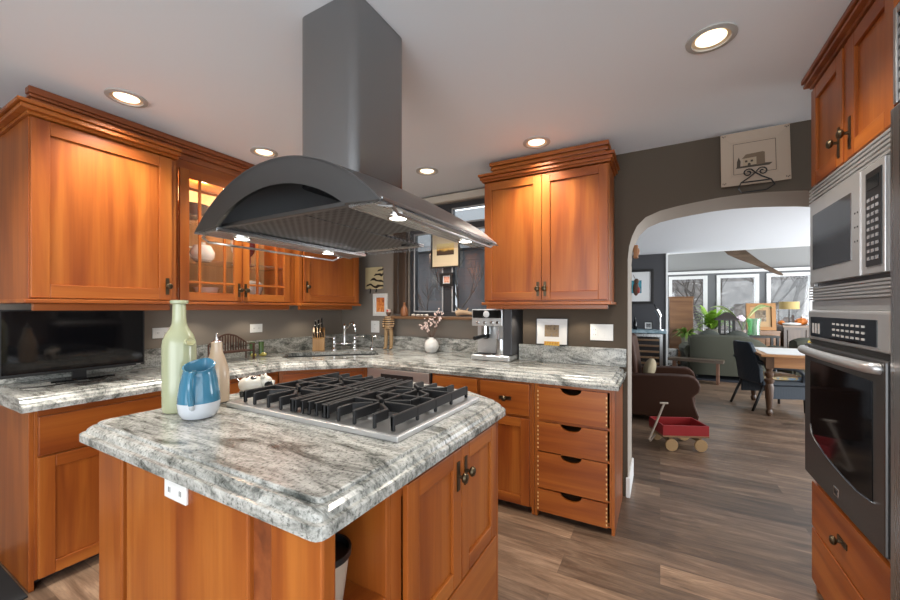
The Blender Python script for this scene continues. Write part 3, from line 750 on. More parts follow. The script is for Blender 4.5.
def grate(nm, x0, x1, stars, bars):
    b = MB(); b.T = GM; y0, y1 = .018, CD-.018; ym = CD/2
    for x in bars:
        gbar(b, (x, y0), (x, y1)); gfoot(b, (x, y0+.006)); gfoot(b, (x, y1-.006))
    gbar(b, (x0, ym), (x1, ym))
    for y in (.15*CD, .42*CD, .58*CD, .85*CD):
        pass
    for cx, cy, ya, yb in stars: star(b, cx, cy, x0, x1, ya, yb, None)
    for x in (x0, x1):
        gfoot(b, (x, ym)); gfoot(b, (x, y0+.006)); gfoot(b, (x, y1-.006))
    b.build('grate', iron, ck, bevel=.002, seg=1)
grate('l', .028, .345, [(.20, .17, .018, .29), (.20, .43, .31, CD-.018)], [.03, .343])
grate('m', .36, .53, [], [.365, .405, .445, .485, .525])
grate('r', .545, .862, [(.69, .17, .018, .29), (.69, .43, .31, CD-.018)], [.547, .86])

# ================================================================== HOOD
HX0, HX1, HY0, HY1 = -1.53, -.638, .775, 1.595
HC = (HX0+HX1)/2; HZ = 1.612; SAG = .19; HW = (HX1-HX0)/2
def arc(sag, hw, n, z0):
    R = (hw*hw+sag*sag)/(2*sag); out = []
    for i in range(n+1):
        x = -hw+2*hw*i/n; out.append((HC+x, z0+sag-R+math.sqrt(max(R*R-x*x, 0))))
    return out
hood = thing('range_hood', 'dark steel arched island range hood hanging over the cooktop', 'range hood', (0, 0, 0))
b = MB(); n = 32; m = 12
outer = []
for j in range(m+1):
    y = HY0+(HY1-HY0)*j/m; bu = .028*math.sin(PI*j/m)
    outer.append([(x, y, z+bu*math.sin(PI*i/n)) for i, (x, z) in enumerate(arc(SAG, HW, n, HZ))])
b.loft(outer, closed=False, cap=False)
inner = [[(x, y, z-.006) for x, y, z in r] for r in outer]
b.mi = 1; b.loft(inner, closed=False, cap=False); b.mi = 0
for r_o, r_i in ((outer[0], inner[0]), (outer[-1], inner[-1])):
    for i in range(n): b._face([b.v(r_o[i]), b.v(r_o[i+1]), b.v(r_i[i+1]), b.v(r_i[i])], False)
bmesh.ops.remove_doubles(b.bm, verts=b.bm.verts, dist=1e-5)
b.build('canopy', [hood_m, mat('grey hood lining', (.22, .22, .225), .4)], hood, sharp=1.0)
# crescent end plates
def crescent(y0, y1, name, in_hw, in_sag):
    b = MB(); o = arc(SAG-.004, HW-.004, 32, HZ); k = arc(in_sag, in_hw, 32, HZ+.006)
    for i in range(32):
        for yy, rev in ((y0, False), (y1, True)):
            q = [b.v((o[i][0], yy, o[i][1])), b.v((o[i+1][0], yy, o[i+1][1])), b.v((k[i+1][0], yy, k[i+1][1])), b.v((k[i][0], yy, k[i][1]))]
            b._face(q, False)
        b._face([b.v((k[i][0], y0, k[i][1])), b.v((k[i+1][0], y0, k[i+1][1])), b.v((k[i+1][0], y1, k[i+1][1])), b.v((k[i][0], y1, k[i][1]))], True)
        b._face([b.v((o[i][0], y0, o[i][1])), b.v((o[i+1][0], y0, o[i+1][1])), b.v((o[i+1][0], y1, o[i+1][1])), b.v((o[i][0], y1, o[i][1]))], True)
    for i in (0, 32):
        b._face([b.v((o[i][0], y0, o[i][1])), b.v((o[i][0], y1, o[i][1])), b.v((k[i][0], y1, k[i][1])), b.v((k[i][0], y0, k[i][1]))], False)
    bmesh.ops.remove_doubles(b.bm, verts=b.bm.verts, dist=1e-5)
    return b.build(name, hood_end_m, hood)
crescent(HY0, HY0+.012, 'end_plate', .315, .10)
crescent(HY1-.012, HY1, 'end_plate', .405, .115)
# flanges with lamps
for x0, x1 in ((HX0+.004, HX0+.125), (HX1-.125, HX1-.004)):
    MB().box(x0, x1, HY0+.012, HY1-.012, HZ-.004, HZ+.012).build('flange', steelY, hood, bevel=.002)
def filt_mat():
    m = mat('perforated filter steel', (.28, .28, .28), .4, .4)
    v = coords(m, (1, 1, 1)); s = N(m, 'ShaderNodeSeparateXYZ'); L(m, v, s.inputs[0])
    def per(o, p):
        a = N(m, 'ShaderNodeMath', operation='MULTIPLY'); a.inputs[1].default_value = 2*PI/p; L(m, o, a.inputs[0])
        c = N(m, 'ShaderNodeMath', operation='SINE'); L(m, a.outputs[0], c.inputs[0]); return c.outputs[0]
    mu = N(m, 'ShaderNodeMath', operation='MULTIPLY'); L(m, per(s.outputs[0], .034), mu.inputs[0]); L(m, per(s.outputs[1], .030), mu.inputs[1])
    g = N(m, 'ShaderNodeMath', operation='GREATER_THAN'); g.inputs[1].default_value = .12; L(m, mu.outputs[0], g.inputs[0])
    setc(m, mix(m, g.outputs[0], (.11, .11, .115), (.003, .003, .003)))
    return m
filt = filt_mat()
XM = HX1-.36
for xa, xb, yb in ((HX0+.125, XM-.003, HY1-.10), (XM+.003, HX1-.125, HY0+.44)):
    MB().box(xa, xb, HY0+.05, yb, HZ+.014, HZ+.022).build('filter', filt, hood, bevel=.002)
MB().box(HX0+.125, HX1-.125, HY0+.03, HY0+.049, HZ+.010, HZ+.024).build('filter_surround', hood_end_m, hood, bevel=.002)
MB().box(HX0+.125, XM, HY1-.099, HY1-.06, HZ+.010, HZ+.024).build('filter_surround', steelY, hood, bevel=.002)
MB().box(XM-.06, XM-.035, HY1-.16, HY1-.13, HZ+.005, HZ+.013).build('latch', blackplastic, hood)
for y0 in (HY1-.008,):
    b = MB(); k = arc(.10, .315 if y0 < 1 else .40, 24, HZ+.006); p = [(k[0][0], HZ+.004)] + k + [(k[-1][0], HZ+.004)]
    b.prism(p, y0, y0+.004, 'y'); b.build('end_glass', hoodglass, hood)
for x, y in HOODL:
    b = MB(); b.lathe([(.034, -.0042), (.034, -.010), (.026, -.010), (.026, -.006)], 20, (x, y, HZ), cap=False); p = b.build('lamp_ring', chrome, hood)
    MB().lathe([(.026, -.0095), (.026, -.0065)], 20, (x, y, HZ)).build('lamp_lens', bulbw_m, p)
for sgn, x in ((-1, HX0), (1, HX1)):
    xx = x+sgn*.012; zz = HZ-.028
    b = MB(); b.tube([(x-sgn*.03, HY0+.03, HZ-.004), (xx, HY0+.035, HZ-.012), (xx, HY0+.06, zz), (xx, HY1-.12, zz), (xx, HY1-.085, HZ-.012), (x-sgn*.03, HY1-.08, HZ-.004)], .0045, 8)
    b.build('rail', steelY, hood)
# chimney with rounded corners
b = MB(); x0, x1, y0, y1, r = -1.195, -.912, .97, 1.265, .035
ring = []
for cx, cy, a0 in ((x1-r, y0+r, -PI/2), (x1-r, y1-r, 0), (x0+r, y1-r, PI/2), (x0+r, y0+r, PI)):
    for k in range(7): a = a0+PI/2*k/6; ring.append((cx+r*math.cos(a), cy+r*math.sin(a)))
b.loft([[(x, y, z) for x, y in ring] for z in (1.782, 2.0, 2.418)])
chm = steel('chimney steel', .30, .24, 2); chm.node_tree.nodes['Principled BSDF'].inputs['Anisotropic'].default_value = .75
b.build('chimney', chm, hood, sharp=.5)

# ================================================================== CEILING LIGHTS
LB = ['recessed ceiling light above the deep left cabinet', 'recessed ceiling light behind the hood above glass doors', 'recessed ceiling light right of the hood chimney', 'recessed ceiling light in front of the right wall cabinet', 'largest recessed ceiling light towards the oven tower']
cl0 = None
for i, (x, y) in enumerate(CANS[:5]):
    if cl0 is None:
        cl0 = thing('recessed_light', LB[0], 'ceiling light', (x, y, CEIL), 0, 'recessed ceiling lights')
        MB().lathe([(.088, -.0005), (.088, -.006), (.068, -.009), (.066, -.0005)], 32, cap=False).build('trim_ring', canrim_m, cl0)
        MB().lathe([(.0665, -.004), (.060, -.0008), (.001, -.0006)], 32, cap=False).build('reflector', can_m, cl0)
        MB().lathe([(.054, -.0012), (.048, -.0045), (.001, -.007)], 24).build('bulb', bulb_m, cl0)
    else: dup(cl0, (x, y, CEIL), 0, LB[i])

# ================================================================== THINGS ON THE ISLAND
ZC = .9145
def ceramic(name, c, r=.18, sp=None):
    m = mat(name, c, r); m.node_tree.nodes['Principled BSDF'].inputs['Coat Weight'].default_value = .5; return m
bt = thing('bottle_vase', 'tall pale green ceramic bottle with long neck on the island', 'vase', (-1.690, .800, ZC))
MB().lathe([(.050, 0), (.055, .004), (.058, .02), (.0585, .10), (.0585, .262), (.056, .284), (.047, .308), (.034, .329), (.026, .348), (.0235, .375), (.0225, .428), (.030, .431), (.032, .437), (.030, .444), (.024, .445), (.020, .43), (.018, .38)], 40).build('body', ceramic('pale green glaze', (.37, .39, .245)), bt)
b = MB(); b.T = Matrix.Rotation(math.radians(103), 4, 'Z') @ Matrix.Translation((0, -.053, .277)) @ Matrix.Rotation(PI/2-.35, 4, 'X')
b.lathe([(.001, .004), (.014, .004), (.018, .007), (.020, .004), (.020, -.006)], 20, (0, 0, 0), 1.15, .8); b.T = Matrix.Identity(4)
b.build('medallion', ceramic('olive glaze', (.42, .42, .24)), bt)
cb = thing('oil_bottle', 'cream ceramic oil bottle with thin metal pourer behind blue jug', 'bottle', (-1.71, .958, ZC))
MB().lathe([(.040, 0), (.049, .004), (.050, .03), (.050, .12), (.047, .145), (.036, .185), (.026, .215), (.022, .24), (.0225, .262), (.020, .264)], 32).build('body', ceramic('cream glaze', (.52, .40, .29)), cb)
MB().lathe([(.020, .2642), (.020, .268), (.006, .272), (.0045, .30), (.003, .302)], 16).build('pourer', chrome, cb)
pt = thing('jug', 'blue and white ceramic jug with side handle at front of island bottles', 'jug', (-1.535, .795, ZC), math.radians(136)); pt.scale = (.97, .97, .95)
jm = ceramic('two tone jug glaze', (.1, .33, .5), .15)
tc = N(jm, 'ShaderNodeTexCoord'); sx = N(jm, 'ShaderNodeSeparateXYZ'); L(jm, tc.outputs['Object'], sx.inputs[0])
gt = N(jm, 'ShaderNodeMath', operation='GREATER_THAN'); gt.inputs[1].default_value = .064; L(jm, sx.outputs[2], gt.inputs[0])
setc(jm, mix(jm, gt.outputs[0], (.55, .58, .62), (.05, .185, .29)))
b = MB(); rings = []; nn = 36
for r, z in [(.045, 0), (.062, .004), (.074, .025), (.079, .06), (.076, .10), (.069, .14), (.061, .175), (.058, .195), (.060, .205)]:
    ring = []
    for i in range(nn):
        a = 2*PI*i/nn; f = max(0, math.cos(a))**6*max(0, (z-.12)/.085); zz = z+max(0, z-.15)*.35*math.cos(a)
        ring.append(((r+.028*f)*math.cos(a), .92*r*math.sin(a)*(1-.1*f), zz))
    rings.append(ring)
for k, (dr, dz) in enumerate([(-.006, .001), (-.010, -.02), (.0, -.10), (.008, -.19)]):
    rings.append([(x*(1+dr/.06) if k < 2 else x*.85, y*(1+dr/.06) if k < 2 else y*.85, z+dz if k < 3 else .015) for x, y, z in rings[8]])
b.loft(rings); b.build('body', jm, pt)
MB().tube([(-.055, 0, .185), (-.085, 0, .18), (-.103, 0, .145), (-.10, 0, .10), (-.085, 0, .06), (-.070, 0, .048)], .010, 10, sub=5).build('handle', jm, pt)
for i in range(4):
    for j in range(2):
        a = math.radians(20+j*14+(i % 2)*7); z = .085+i*.022; r = [.079, .077, .074, .070][i]
        MB().sph((r*math.cos(a), .92*r*math.sin(a), z), .0045, n=8, m=6).build('glaze_dot', jm, pt)
pg = thing('pig_figurine', 'small white ceramic pig with black spots beside the cooktop', 'figurine', (-1.672, 1.10, ZC), math.radians(35))
pm = ceramic('spotted white glaze', (.8, .78, .72), .2)
vv = N(pm, 'ShaderNodeTexVoronoi'); vv.inputs['Scale'].default_value = 26; L(pm, coords(pm), vv.inputs['Vector'])
setc(pm, ramp(pm, vv.outputs['Distance'], [(.38, (.02, .02, .02)), (.42, (.66, .63, .56))]))
b = MB(); b.sph((0, 0, .055), .062, .042, .042, 24, 14); b.sph((.060, 0, .066), .030, .028, .030, 18, 12); b.tube([(.08, 0, .062), (.098, 0, .060)], .013, 12)
for sx_ in (-.036, .034):
    for sy_ in (-.022, .022): b.tube([(sx_, sy_, .0), (sx_, sy_, .03)], .011, 10, .013)
b.build('body', pm, pg)
for sy_ in (-1, 1): MB().tube([(.052, sy_*.016, .088), (.05, sy_*.024, .104)], .012, 8, .003).build('ear', pm, pg)
MB().tube([(-.06, 0, .07), (-.07, .004, .082), (-.066, -.004, .09), (-.074, 0, .094)], .003, 6).build('tail', pm, pg)

# ================================================================== LEFT COUNTER
tv = thing('television', 'flat black television standing on the left end of worktop', 'television', (-2.98, .885, .9142), ROT_L)
MB().box(-.315, .315, -.012, .022, .045, .405).build('bezel', blackplastic, tv, bevel=.003)
MB().box(-.306, .306, -.0135, -.0119, .062, .397).build('screen', blackgloss, tv)
MB().box(-.03, .03, .0, .02, .01, .045).build('neck', blackplastic, tv)
b = MB(); b.prism([(-.14, -.07), (.14, -.07), (.10, .06), (-.10, .06)], .0, .01); b.build('stand', blackgloss, tv, bevel=.002)
MB().box(.268, .292, -.0142, -.0134, .049, .054).build('badge', mat('silver print', (.6, .6, .6), .3, .8), tv)
tag(MB().tube([(-2.86, .62, .918), (-2.82, .72, .918), (-2.85, .80, .918), (-2.80, .86, .918), (-2.84, .93, .918), (-2.90, .98, .918)], .0035, 6, sub=5).build('power_cord', blackplastic), 'thin black cord lying on worktop in front of television', 'cord')
mb_ = thing('miniature_bench', 'miniature brown wooden garden bench with arched slatted back on worktop', 'ornament', (-3.0, 1.78, .9145), ROT_L)
rust = mat('dark rusty wood', (.075, .03, .018), .6)
b = MB(); n = 14
archp = [(-.15, .13)]+[(-.15+.30*i/n, .13+.075*math.sin(PI*i/n)) for i in range(1, n)]+[(.15, .13)]
b.tube([(-.15, .02, 0)]+[(x, .02, z) for x, z in archp]+[(.15, .02, 0)], .006, 8)
for i in range(1, n): x, z = archp[i]; b.box(x-.004, x+.004, .017, .023, .075, z)
b.build('back', rust, mb_)
MB().box(-.15, .15, -.09, .02, .065, .075).build('seat', rust, mb_, bevel=.001)
for s_ in (-1, 1):
    MB().box(s_*.15-.006, s_*.15+.006, -.09, -.078, 0, .125).build('leg', rust, mb_)
    MB().box(s_*.15-.007, s_*.15+.007, -.095, .02, .120, .128).build('arm', rust, mb_)
gb = ceramic('green boot glaze', (.07, .13, .03), .25); gb2 = ceramic('yellow green toe glaze', (.5, .42, .10), .25)
bo = thing('ceramic_boot', 'green ceramic garden boot ornament, left of the pair', 'ornament', (-3.02, 1.985, .9145), 0, 'green boot ornaments')
b = MB(); b.lathe([(.020, .02), (.019, .05), (.021, .10), (.023, .125), (.020, .126), (.016, .06)], 16); b.build('shaft', gb, bo)
b = MB(); b.sph((.014, 0, .018), .038, .020, .0175, 16, 10); b.build('foot', gb2, bo)
dup(bo, (-3.0, 2.055, .9145), .3, 'green ceramic garden boot ornament, right of the pair')
kn = thing('knife_block', 'light wooden knife block full of black handled knives in the corner', 'knife block', (-2.93, 2.62, .9145), PI/4)
kw = wood('light block wood', 2, (.38, .18, .06), (.52, .28, .10), (.62, .36, .15))
b = MB(); b.prism([(-.055, 0), (.075, 0), (.075, .20), (.03, .225), (-.055, .11)], -.055, .055, 'x'); b.build('block', kw, kn, bevel=.004)
d = Vector((0, -.6, .8)).normalized()
for r in range(3):
    for c in range(5 if r == 0 else 3):
        x = -.042+c*.021 if r == 0 else -.03+c*.03; y = -.035+r*.032; z = .13+r*.045
        p = Vector((x, y, z)); b = MB(); b.bar(p, p+d*(.06 if r == 0 else .09+.015*c), .013, .018); b.mi = 1; b.bar(p-d*.012, p+d*.006, .014, .019)
        b.build('knife_handle', [blackplastic, chrome], kn, bevel=.002)

# ================================================================== BACK COUNTER
st = thing('carved_statue', 'carved wooden standing figure in a striped top and red cap by window', 'statue', (-2.40, 3.04, .9145), math.radians(15))
tanw = mat('carved tan wood', (.36, .23, .11), .55)
stripe = mat('striped carved wood', (.4, .25, .12), .5)
wv = N(stripe, 'ShaderNodeTexWave'); wv.bands_direction = 'Z'; wv.inputs['Scale'].default_value = 14; wv.inputs['Distortion'].default_value = 2.0; L(stripe, coords(stripe), wv.inputs['Vector'])
setc(stripe, ramp(stripe, wv.outputs['Fac'], [(.42, (.035, .02, .012)), (.52, (.48, .30, .15))]))
b = MB()
for s_ in (-1, 1):
    b.tube([(s_*.036, -.012, .008), (s_*.035, 0, .06), (s_*.033, .004, .15), (s_*.024, 0, .23)], .018, 10, .026); b.sph((s_*.037, -.022, .011), .019, .034, .011, 12, 8)
b.sph((0, 0, .225), .045, .032, .035); b.build('legs', tanw, st)
b = MB(); b.lathe([(.046, .20), (.050, .23), (.053, .27), (.060, .305), (.045, .33), (.020, .338)], 20, (0, 0, 0), 1, .62)
for s_ in (-1, 1): b.tube([(s_*.055, 0, .31), (s_*.068, -.006, .25), (s_*.05, -.03, .215)], .016, 10, .012)
b.build('striped_top', stripe, st)
b = MB(); b.tube([(0, 0, .325), (0, 0, .345)], .014, 10); b.sph((0, -.004, .366), .027, .029, .032, 18, 12); b.tube([(0, -.030, .37), (0, -.038, .36)], .006, 8, .008)
for s_ in (-1, 1): b.sph((s_*.028, 0, .366), .005, .007, .010, 8, 6)
b.build('head', mat('dark carved wood', (.14, .07, .04), .5), st)
MB().lathe([(.031, .374), (.031, .385), (.026, .402), (.002, .408)], 18).build('cap', mat('painted cap', (.62, .45, .38), .5), st)
st.scale = (.84, .9, 1)
MB().sph((0, -.028, .388), .012, .005, .009, 10, 8).build('cap_badge', mat('red paint', (.55, .03, .03), .4), st)
vs = thing('flower_vase', 'round white vase holding pink blossom twigs under the window', 'vase', (-1.865, 3.0, .9145))
MB().lathe([(.03, 0), (.045, .004), (.064, .03), (.070, .062), (.062, .098), (.040, .122), (.024, .130), (.022, .142), (.018, .142), (.018, .12)], 32).build('body', ceramic('white glaze', (.75, .74, .71), .12), vs)
random.seed(11)
blm = mat('pale pink blossom', (.80, .62, .56), .7); twm = mat('twig bark', (.12, .07, .05), .8)
tips = [(-.14, -.01, .27), (-.09, .02, .30), (-.04, -.03, .24), (.03, .01, .36), (.09, -.02, .40), (.07, .03, .33), (-.02, .0, .31), (.12, .0, .37)]
for tip in tips:
    b = MB(); b.tube([(0, 0, .12), (tip[0]*.3, tip[1]*.3, .18), tip], .0022, 5, sub=3); tg = b.build('twig', twm, vs)
    b = MB(); 
    for k in range(9):
        f = .55+.5*random.random(); 
        c = (tip[0]*f+random.uniform(-.012, .012), tip[1]*f+random.uniform(-.012, .012), .15+(tip[2]-.15)*f+random.uniform(-.012, .012)); b.sph(c, random.uniform(.006, .011), n=7, m=5)
    o = b.build('blossom', blm, tg); o['kind'] = 'stuff'

# espresso machine
em = thing('espresso_machine', 'steel espresso machine with portafilter and milk jug on the worktop', 'coffee machine', (-1.165, 2.735, .9145), 0)
b = MB(); b.box(-.165, .165, .0, .30, 0, .045); b.build('drip_tray', steelX, em, bevel=.012, seg=3)
b = MB()
for i in range(8): b.box(-.145, .02, .02+i*.014, .027+i*.014, .0452, .049)
b.build('tray_grid', blackplastic, em)
MB().box(-.165, .165, .13, .315, .0455, .27).build('back_column', steelX, em, bevel=.006)
MB().box(.10, .17, .03, .315, .0455, .405).build('side_panel', darkgrey, em, bevel=.006)
b = MB(); b.box(-.165, .098, .02, .315, .272, .405); b.build('head', steelX, em, bevel=.006)
MB().box(-.155, .09, .0165, .0205, .335, .398).build('dial_panel', blackgloss, em, bevel=.002)
for x in (-.11, -.05, .01, .06):
    b = MB(); b.T = Matrix.Translation((x, .0165, .30)) @ Matrix.Rotation(PI/2, 4, 'X'); b.lathe([(.013, 0), (.013, .008), (.010, .012), (.001, .012)], 16); b.build('button', chrome, em)
b = MB(); b.T = Matrix.Translation((-.035, .0165, .366)) @ Matrix.Rotation(PI/2, 4, 'X'); b.lathe([(.026, 0), (.026, .004), (.022, .006), (.001, .006)], 20); b.build('gauge', mat('white gauge', (.7, .7, .7), .3), em)
MB().lathe([(.036, .205), (.036, .271)], 24, (-.07, .085, 0)).build('group_head', chrome, em)
b = MB(); b.lathe([(.015, .165), (.033, .175), (.034, .203)], 24, (-.07, .085, 0)); b.tube([(-.07, .055, .19), (-.085, .0, .185), (-.10, -.065, .178)], .014, 10, .017); b.build('portafilter', blackplastic, em)
MB().tube([(.045, .08, .272), (.05, .06, .2), (.055, .045, .13)], .005, 8, sub=4).build('steam_wand', chrome, em)
jg = thing('milk_jug', 'small steel milk jug standing on the espresso machine tray', 'jug', (.072-1.165, .072+2.735, .9602), 0)
MB().lathe([(.044, 0), (.046, .003), (.046, .05), (.041, .095), (.040, .125), (.038, .125), (.039, .09), (.042, .01)], 28).build('body', steelZ, jg)
MB().tube([(.036, -.012, .115), (.062, -.02, .10), (.062, -.02, .045), (.041, -.012, .03)], .005, 8, sub=4).build('handle', blackplastic, jg)

# ------------------------------------------------------------------ pictures on walls
def picture(label, w_, h_, loc, rot, fm, mat_m, art_m, fr=.015, mt=.05, dep=.018, group=None, cat='picture'):
    t = thing('framed_picture', label, cat, loc, rot, group)
    b = MB(); d = -dep
    b.box(-w_/2, -w_/2+fr, d, 0, -h_/2, h_/2); b.box(w_/2-fr, w_/2, d, 0, -h_/2, h_/2); b.box(-w_/2+fr, w_/2-fr, d, 0, h_/2-fr, h_/2); b.box(-w_/2+fr, w_/2-fr, d, 0, -h_/2, -h_/2+fr)
    b.build('frame', fm, t, bevel=.002)
    MB().box(-w_/2+fr, w_/2-fr, d*.4, -.001, -h_/2+fr, h_/2-fr).build('mount', mat_m, t)
    aw, ah, az = w_/2-fr-mt, h_/2-fr-mt, 0
    if isinstance(art_m, tuple): art_m, aw, ah, az = art_m
    MB().box(-aw, aw, d*.4-.001, d*.4-.0002, az-ah, az+ah).build('artwork', art_m, t)
    return t
def art(name, stops, sc=6, st=(1, 1, 1), dist=1.5):
    m = mat(name, (.5, .5, .5), .6); setc(m, ramp(m, noise(m, coords(m, st), sc, 5, .6, dist), stops)); return m
blackwood = mat('black frame wood', (.015, .013, .012), .4); whitewood = mat('white frame wood', (.75, .73, .68), .5); goldf = mat('antique gold frame', (.24, .105, .022), .45, .3)
mount_c = mat('cream mount', (.72, .58, .38), .8); mount_w = mat('white mount', (.78, .78, .77), .8)
sepia = mat('sepia landscape print', (.4, .25, .08), .7)
_s = N(sepia, 'ShaderNodeSeparateXYZ'); _v = coords(sepia); L(sepia, _v, _s.inputs[0])
_n = N(sepia, 'ShaderNodeMath', operation='MULTIPLY_ADD'); L(sepia, noise(sepia, _v, 14, 4), _n.inputs[0]); _n.inputs[1].default_value = .07; L(sepia, _s.outputs[2], _n.inputs[2])
setc(sepia, ramp(sepia, _n.outputs[0], [(.0, (.06, .03, .015)), (.026, (.07, .04, .018)), (.036, (.62, .36, .08)), (.08, (.78, .62, .25))]))
picture('black framed picture with wide cream mount and dark landscape in window', .315, .345, (-1.80, 3.153, 1.888), 0, blackwood, mount_c, (sepia, .095, .055, .005), .014)
picture('tiny dark framed pink print hanging low on the window post', .135, .13, (-1.785, 3.153, 1.602), 0, blackwood, mount_w, art('pink print', [(.35, (.5, .10, .05)), (.55, (.75, .40, .28)), (.7, (.85, .65, .5))], 30), .028, .008)
for zz in (1.73, 1.66): pass
picture('white framed picture of an orange scene on the wall beside window', .19, .235, (-2.58, 3.137, 1.365), 0, whitewood, mount_w, art('orange print', [(.30, (.12, .03, .01)), (.42, (.62, .14, .03)), (.6, (.85, .33, .08)), (.8, (.9, .7, .4))], 14), .03, .012)
tl = thing('wall_tile', 'square cream tile with black scroll pattern on the corner wall', 'wall tile', (-2.66, 3.137, 1.648), 0)
scm = mat('cream and black scroll glaze', (.6, .5, .3), .35)
_w = N(scm, 'ShaderNodeTexWave'); _w.wave_type = 'RINGS'; _w.inputs['Scale'].default_value = 7; _w.inputs['Distortion'].default_value = 9; _w.inputs['Detail'].default_value = 1; L(scm, coords(scm), _w.inputs['Vector'])
_sx = N(scm, 'ShaderNodeSeparateXYZ'); L(scm, coords(scm), _sx.inputs[0]); _g = N(scm, 'ShaderNodeMath', operation='SUBTRACT'); L(scm, _sx.outputs[0], _g.inputs[0]); L(scm, _sx.outputs[2], _g.inputs[1])
_gg = N(scm, 'ShaderNodeMath', operation='GREATER_THAN'); _gg.inputs[1].default_value = -.02; L(scm, _g.outputs[0], _gg.inputs[0])
_r = ramp(scm, _w.outputs['Fac'], [(.32, (1, 1, 1)), (.38, (0, 0, 0))]); setc(scm, mix(scm, mix(scm, _gg.outputs[0], (0, 0, 0), _r), (.62, .50, .28), (.03, .02, .015)))
MB().box(-.115, .115, -.022, 0, -.115, .115).build('face', scm, tl, bevel=.003)
MB().tube([(-.05, -.01, -.116), (-.05, -.02, -.16), (-.04, -.03, -.15)], .005, 6).build('hook', iron, tl)
MB().tube([(.03, -.01, -.116), (.03, -.02, -.15), (.04, -.03, -.14)], .005, 6).build('hook', iron, tl)
pf = picture('thin black framed picture with white mount propped on the backsplash', .245, .205, (-.725, 2.914, 1.149), (math.radians(-3), 0, 0), blackwood, mount_w, (art('animal print', [(.3, (.10, .07, .05)), (.5, (.32, .22, .12)), (.65, (.22, .19, .16))], 26), .055, .045, .005), .006, .05, .012)
lt = thing('letter_block_strip', 'row of tiny yellow letter blocks in front of the propped picture', 'ornament', (-.72, 2.89, 1.0445))
for i in range(6):
    b = MB(); b.box(-.056+i*.019, -.039+i*.019, -.006, .006, 0, .03); b.mi = 1
    x = -.0475+i*.019
    b.box(x-.004, x-.002, -.0066, -.0058, .006, .024); b.box(x-.002, x+.004, -.0066, -.0058, .021, .024); b.box(x-.002, x+.003, -.0066, -.0058, .013, .016)
    b.build('block', [mat('yellow block', (.7, .42, .06), .5), mat('red letter', (.5, .1, .03), .5)], lt)
# plaque above the arch
pl = thing('decorative_plate', 'square cream plate with a sepia house on scrolled iron stand above arch', 'plate', (.495, 2.868, 2.07), (math.radians(-6), 0, 0))
pcm = ceramic('cream plate glaze', (.40, .31, .235), .35)
b = MB(); a, c = .168, .168
R_ = [[(-.165, -.010, .0), (.165, -.010, .0), (.165, -.010, .335), (-.165, -.010, .335)], [(-.165, -.018, .0), (.165, -.018, .0), (.165, -.018, .335), (-.165, -.018, .335)], [(-.10, -.008, .07), (.10, -.008, .07), (.10, -.008, .265), (-.10, -.008, .265)]]
b.loft(R_, sm=False); b.build('dish', pcm, pl)
inkm = mat('sepia ink', (.05, .035, .022), .6); roofm = mat('sepia wash', (.15, .10, .06), .6); hm = mat('pale house paint', (.36, .28, .19), .6)
b = MB(); yq = -.0105
b.mi = 0
for q in ((-.102, .102, .070, .0725), (-.102, .102, .2625, .265)): b.box(q[0], q[1], yq, yq+.002, q[2], q[3])
for q in ((-.102, -.0995), (.0995, .102)): b.box(q[0], q[1], yq, yq+.002, .07, .265)
b.mi = 2; b.box(-.055, .01, yq-.0005, yq+.002, .115, .165)
b.mi = 1; b.prism([(-.06, .165), (.01, .168), (.04, .195), (-.04, .19)], yq-.001, yq+.002, 'y'); b.prism([(.01, .115), (.05, .12), (.05, .19), (.04, .195), (.01, .168)], yq-.001, yq+.002, 'y')
b.mi = 0
for x in (-.045, -.018): b.box(x, x+.012, yq-.0012, yq, .14, .152)
b.prism([(-.032, .115), (-.018, .115), (-.018, .13), (-.025, .136), (-.032, .13)], yq-.0012, yq, 'y')
b.prism([(-.085, .118), (-.068, .118), (-.066, .15), (-.075, .178), (-.084, .15)], yq-.001, yq+.002, 'y')
b.prism([(-.09, .108), (.07, .106), (.085, .12), (.05, .122), (-.085, .118)], yq-.0008, yq+.002, 'y')
b.build('house_drawing', [inkm, roofm, hm], pl)
b = MB()
for x in (-.15, .15):
    for z in (.015, .318):
        for k in range(3): b.box(x-.008+k*.007, x-.004+k*.007, -.0188, -.0178, z-.004+abs(k-1)*.004, z+.004+abs(k-1)*.004)
b.build('corner_marks', inkm, pl)
b = MB()
for s_ in (-1, 1):
    pts = [(s_*.085, -.045, -.03), (s_*.07, -.04, .005), (s_*.03, -.032, .035), (0, -.03, .062)]
    for k in range(16):
        t_ = k/15; a_ = PI*.9-2.6*PI*t_; rr = .026*(1-.75*t_); pts.append((s_*(.034+rr*math.cos(a_)), -.03, .066+rr*math.sin(a_)))
    b.tube(pts, .0038, 6)
b.tube([(-.07, -.04, .005), (.07, -.04, .005)], .0038, 6); b.tube([(.085, -.045, -.03), (.06, .03, -.03), (-.06, .03, -.03), (-.085, -.045, -.03)], .0035, 6)
b.build('scroll_stand', iron, pl)

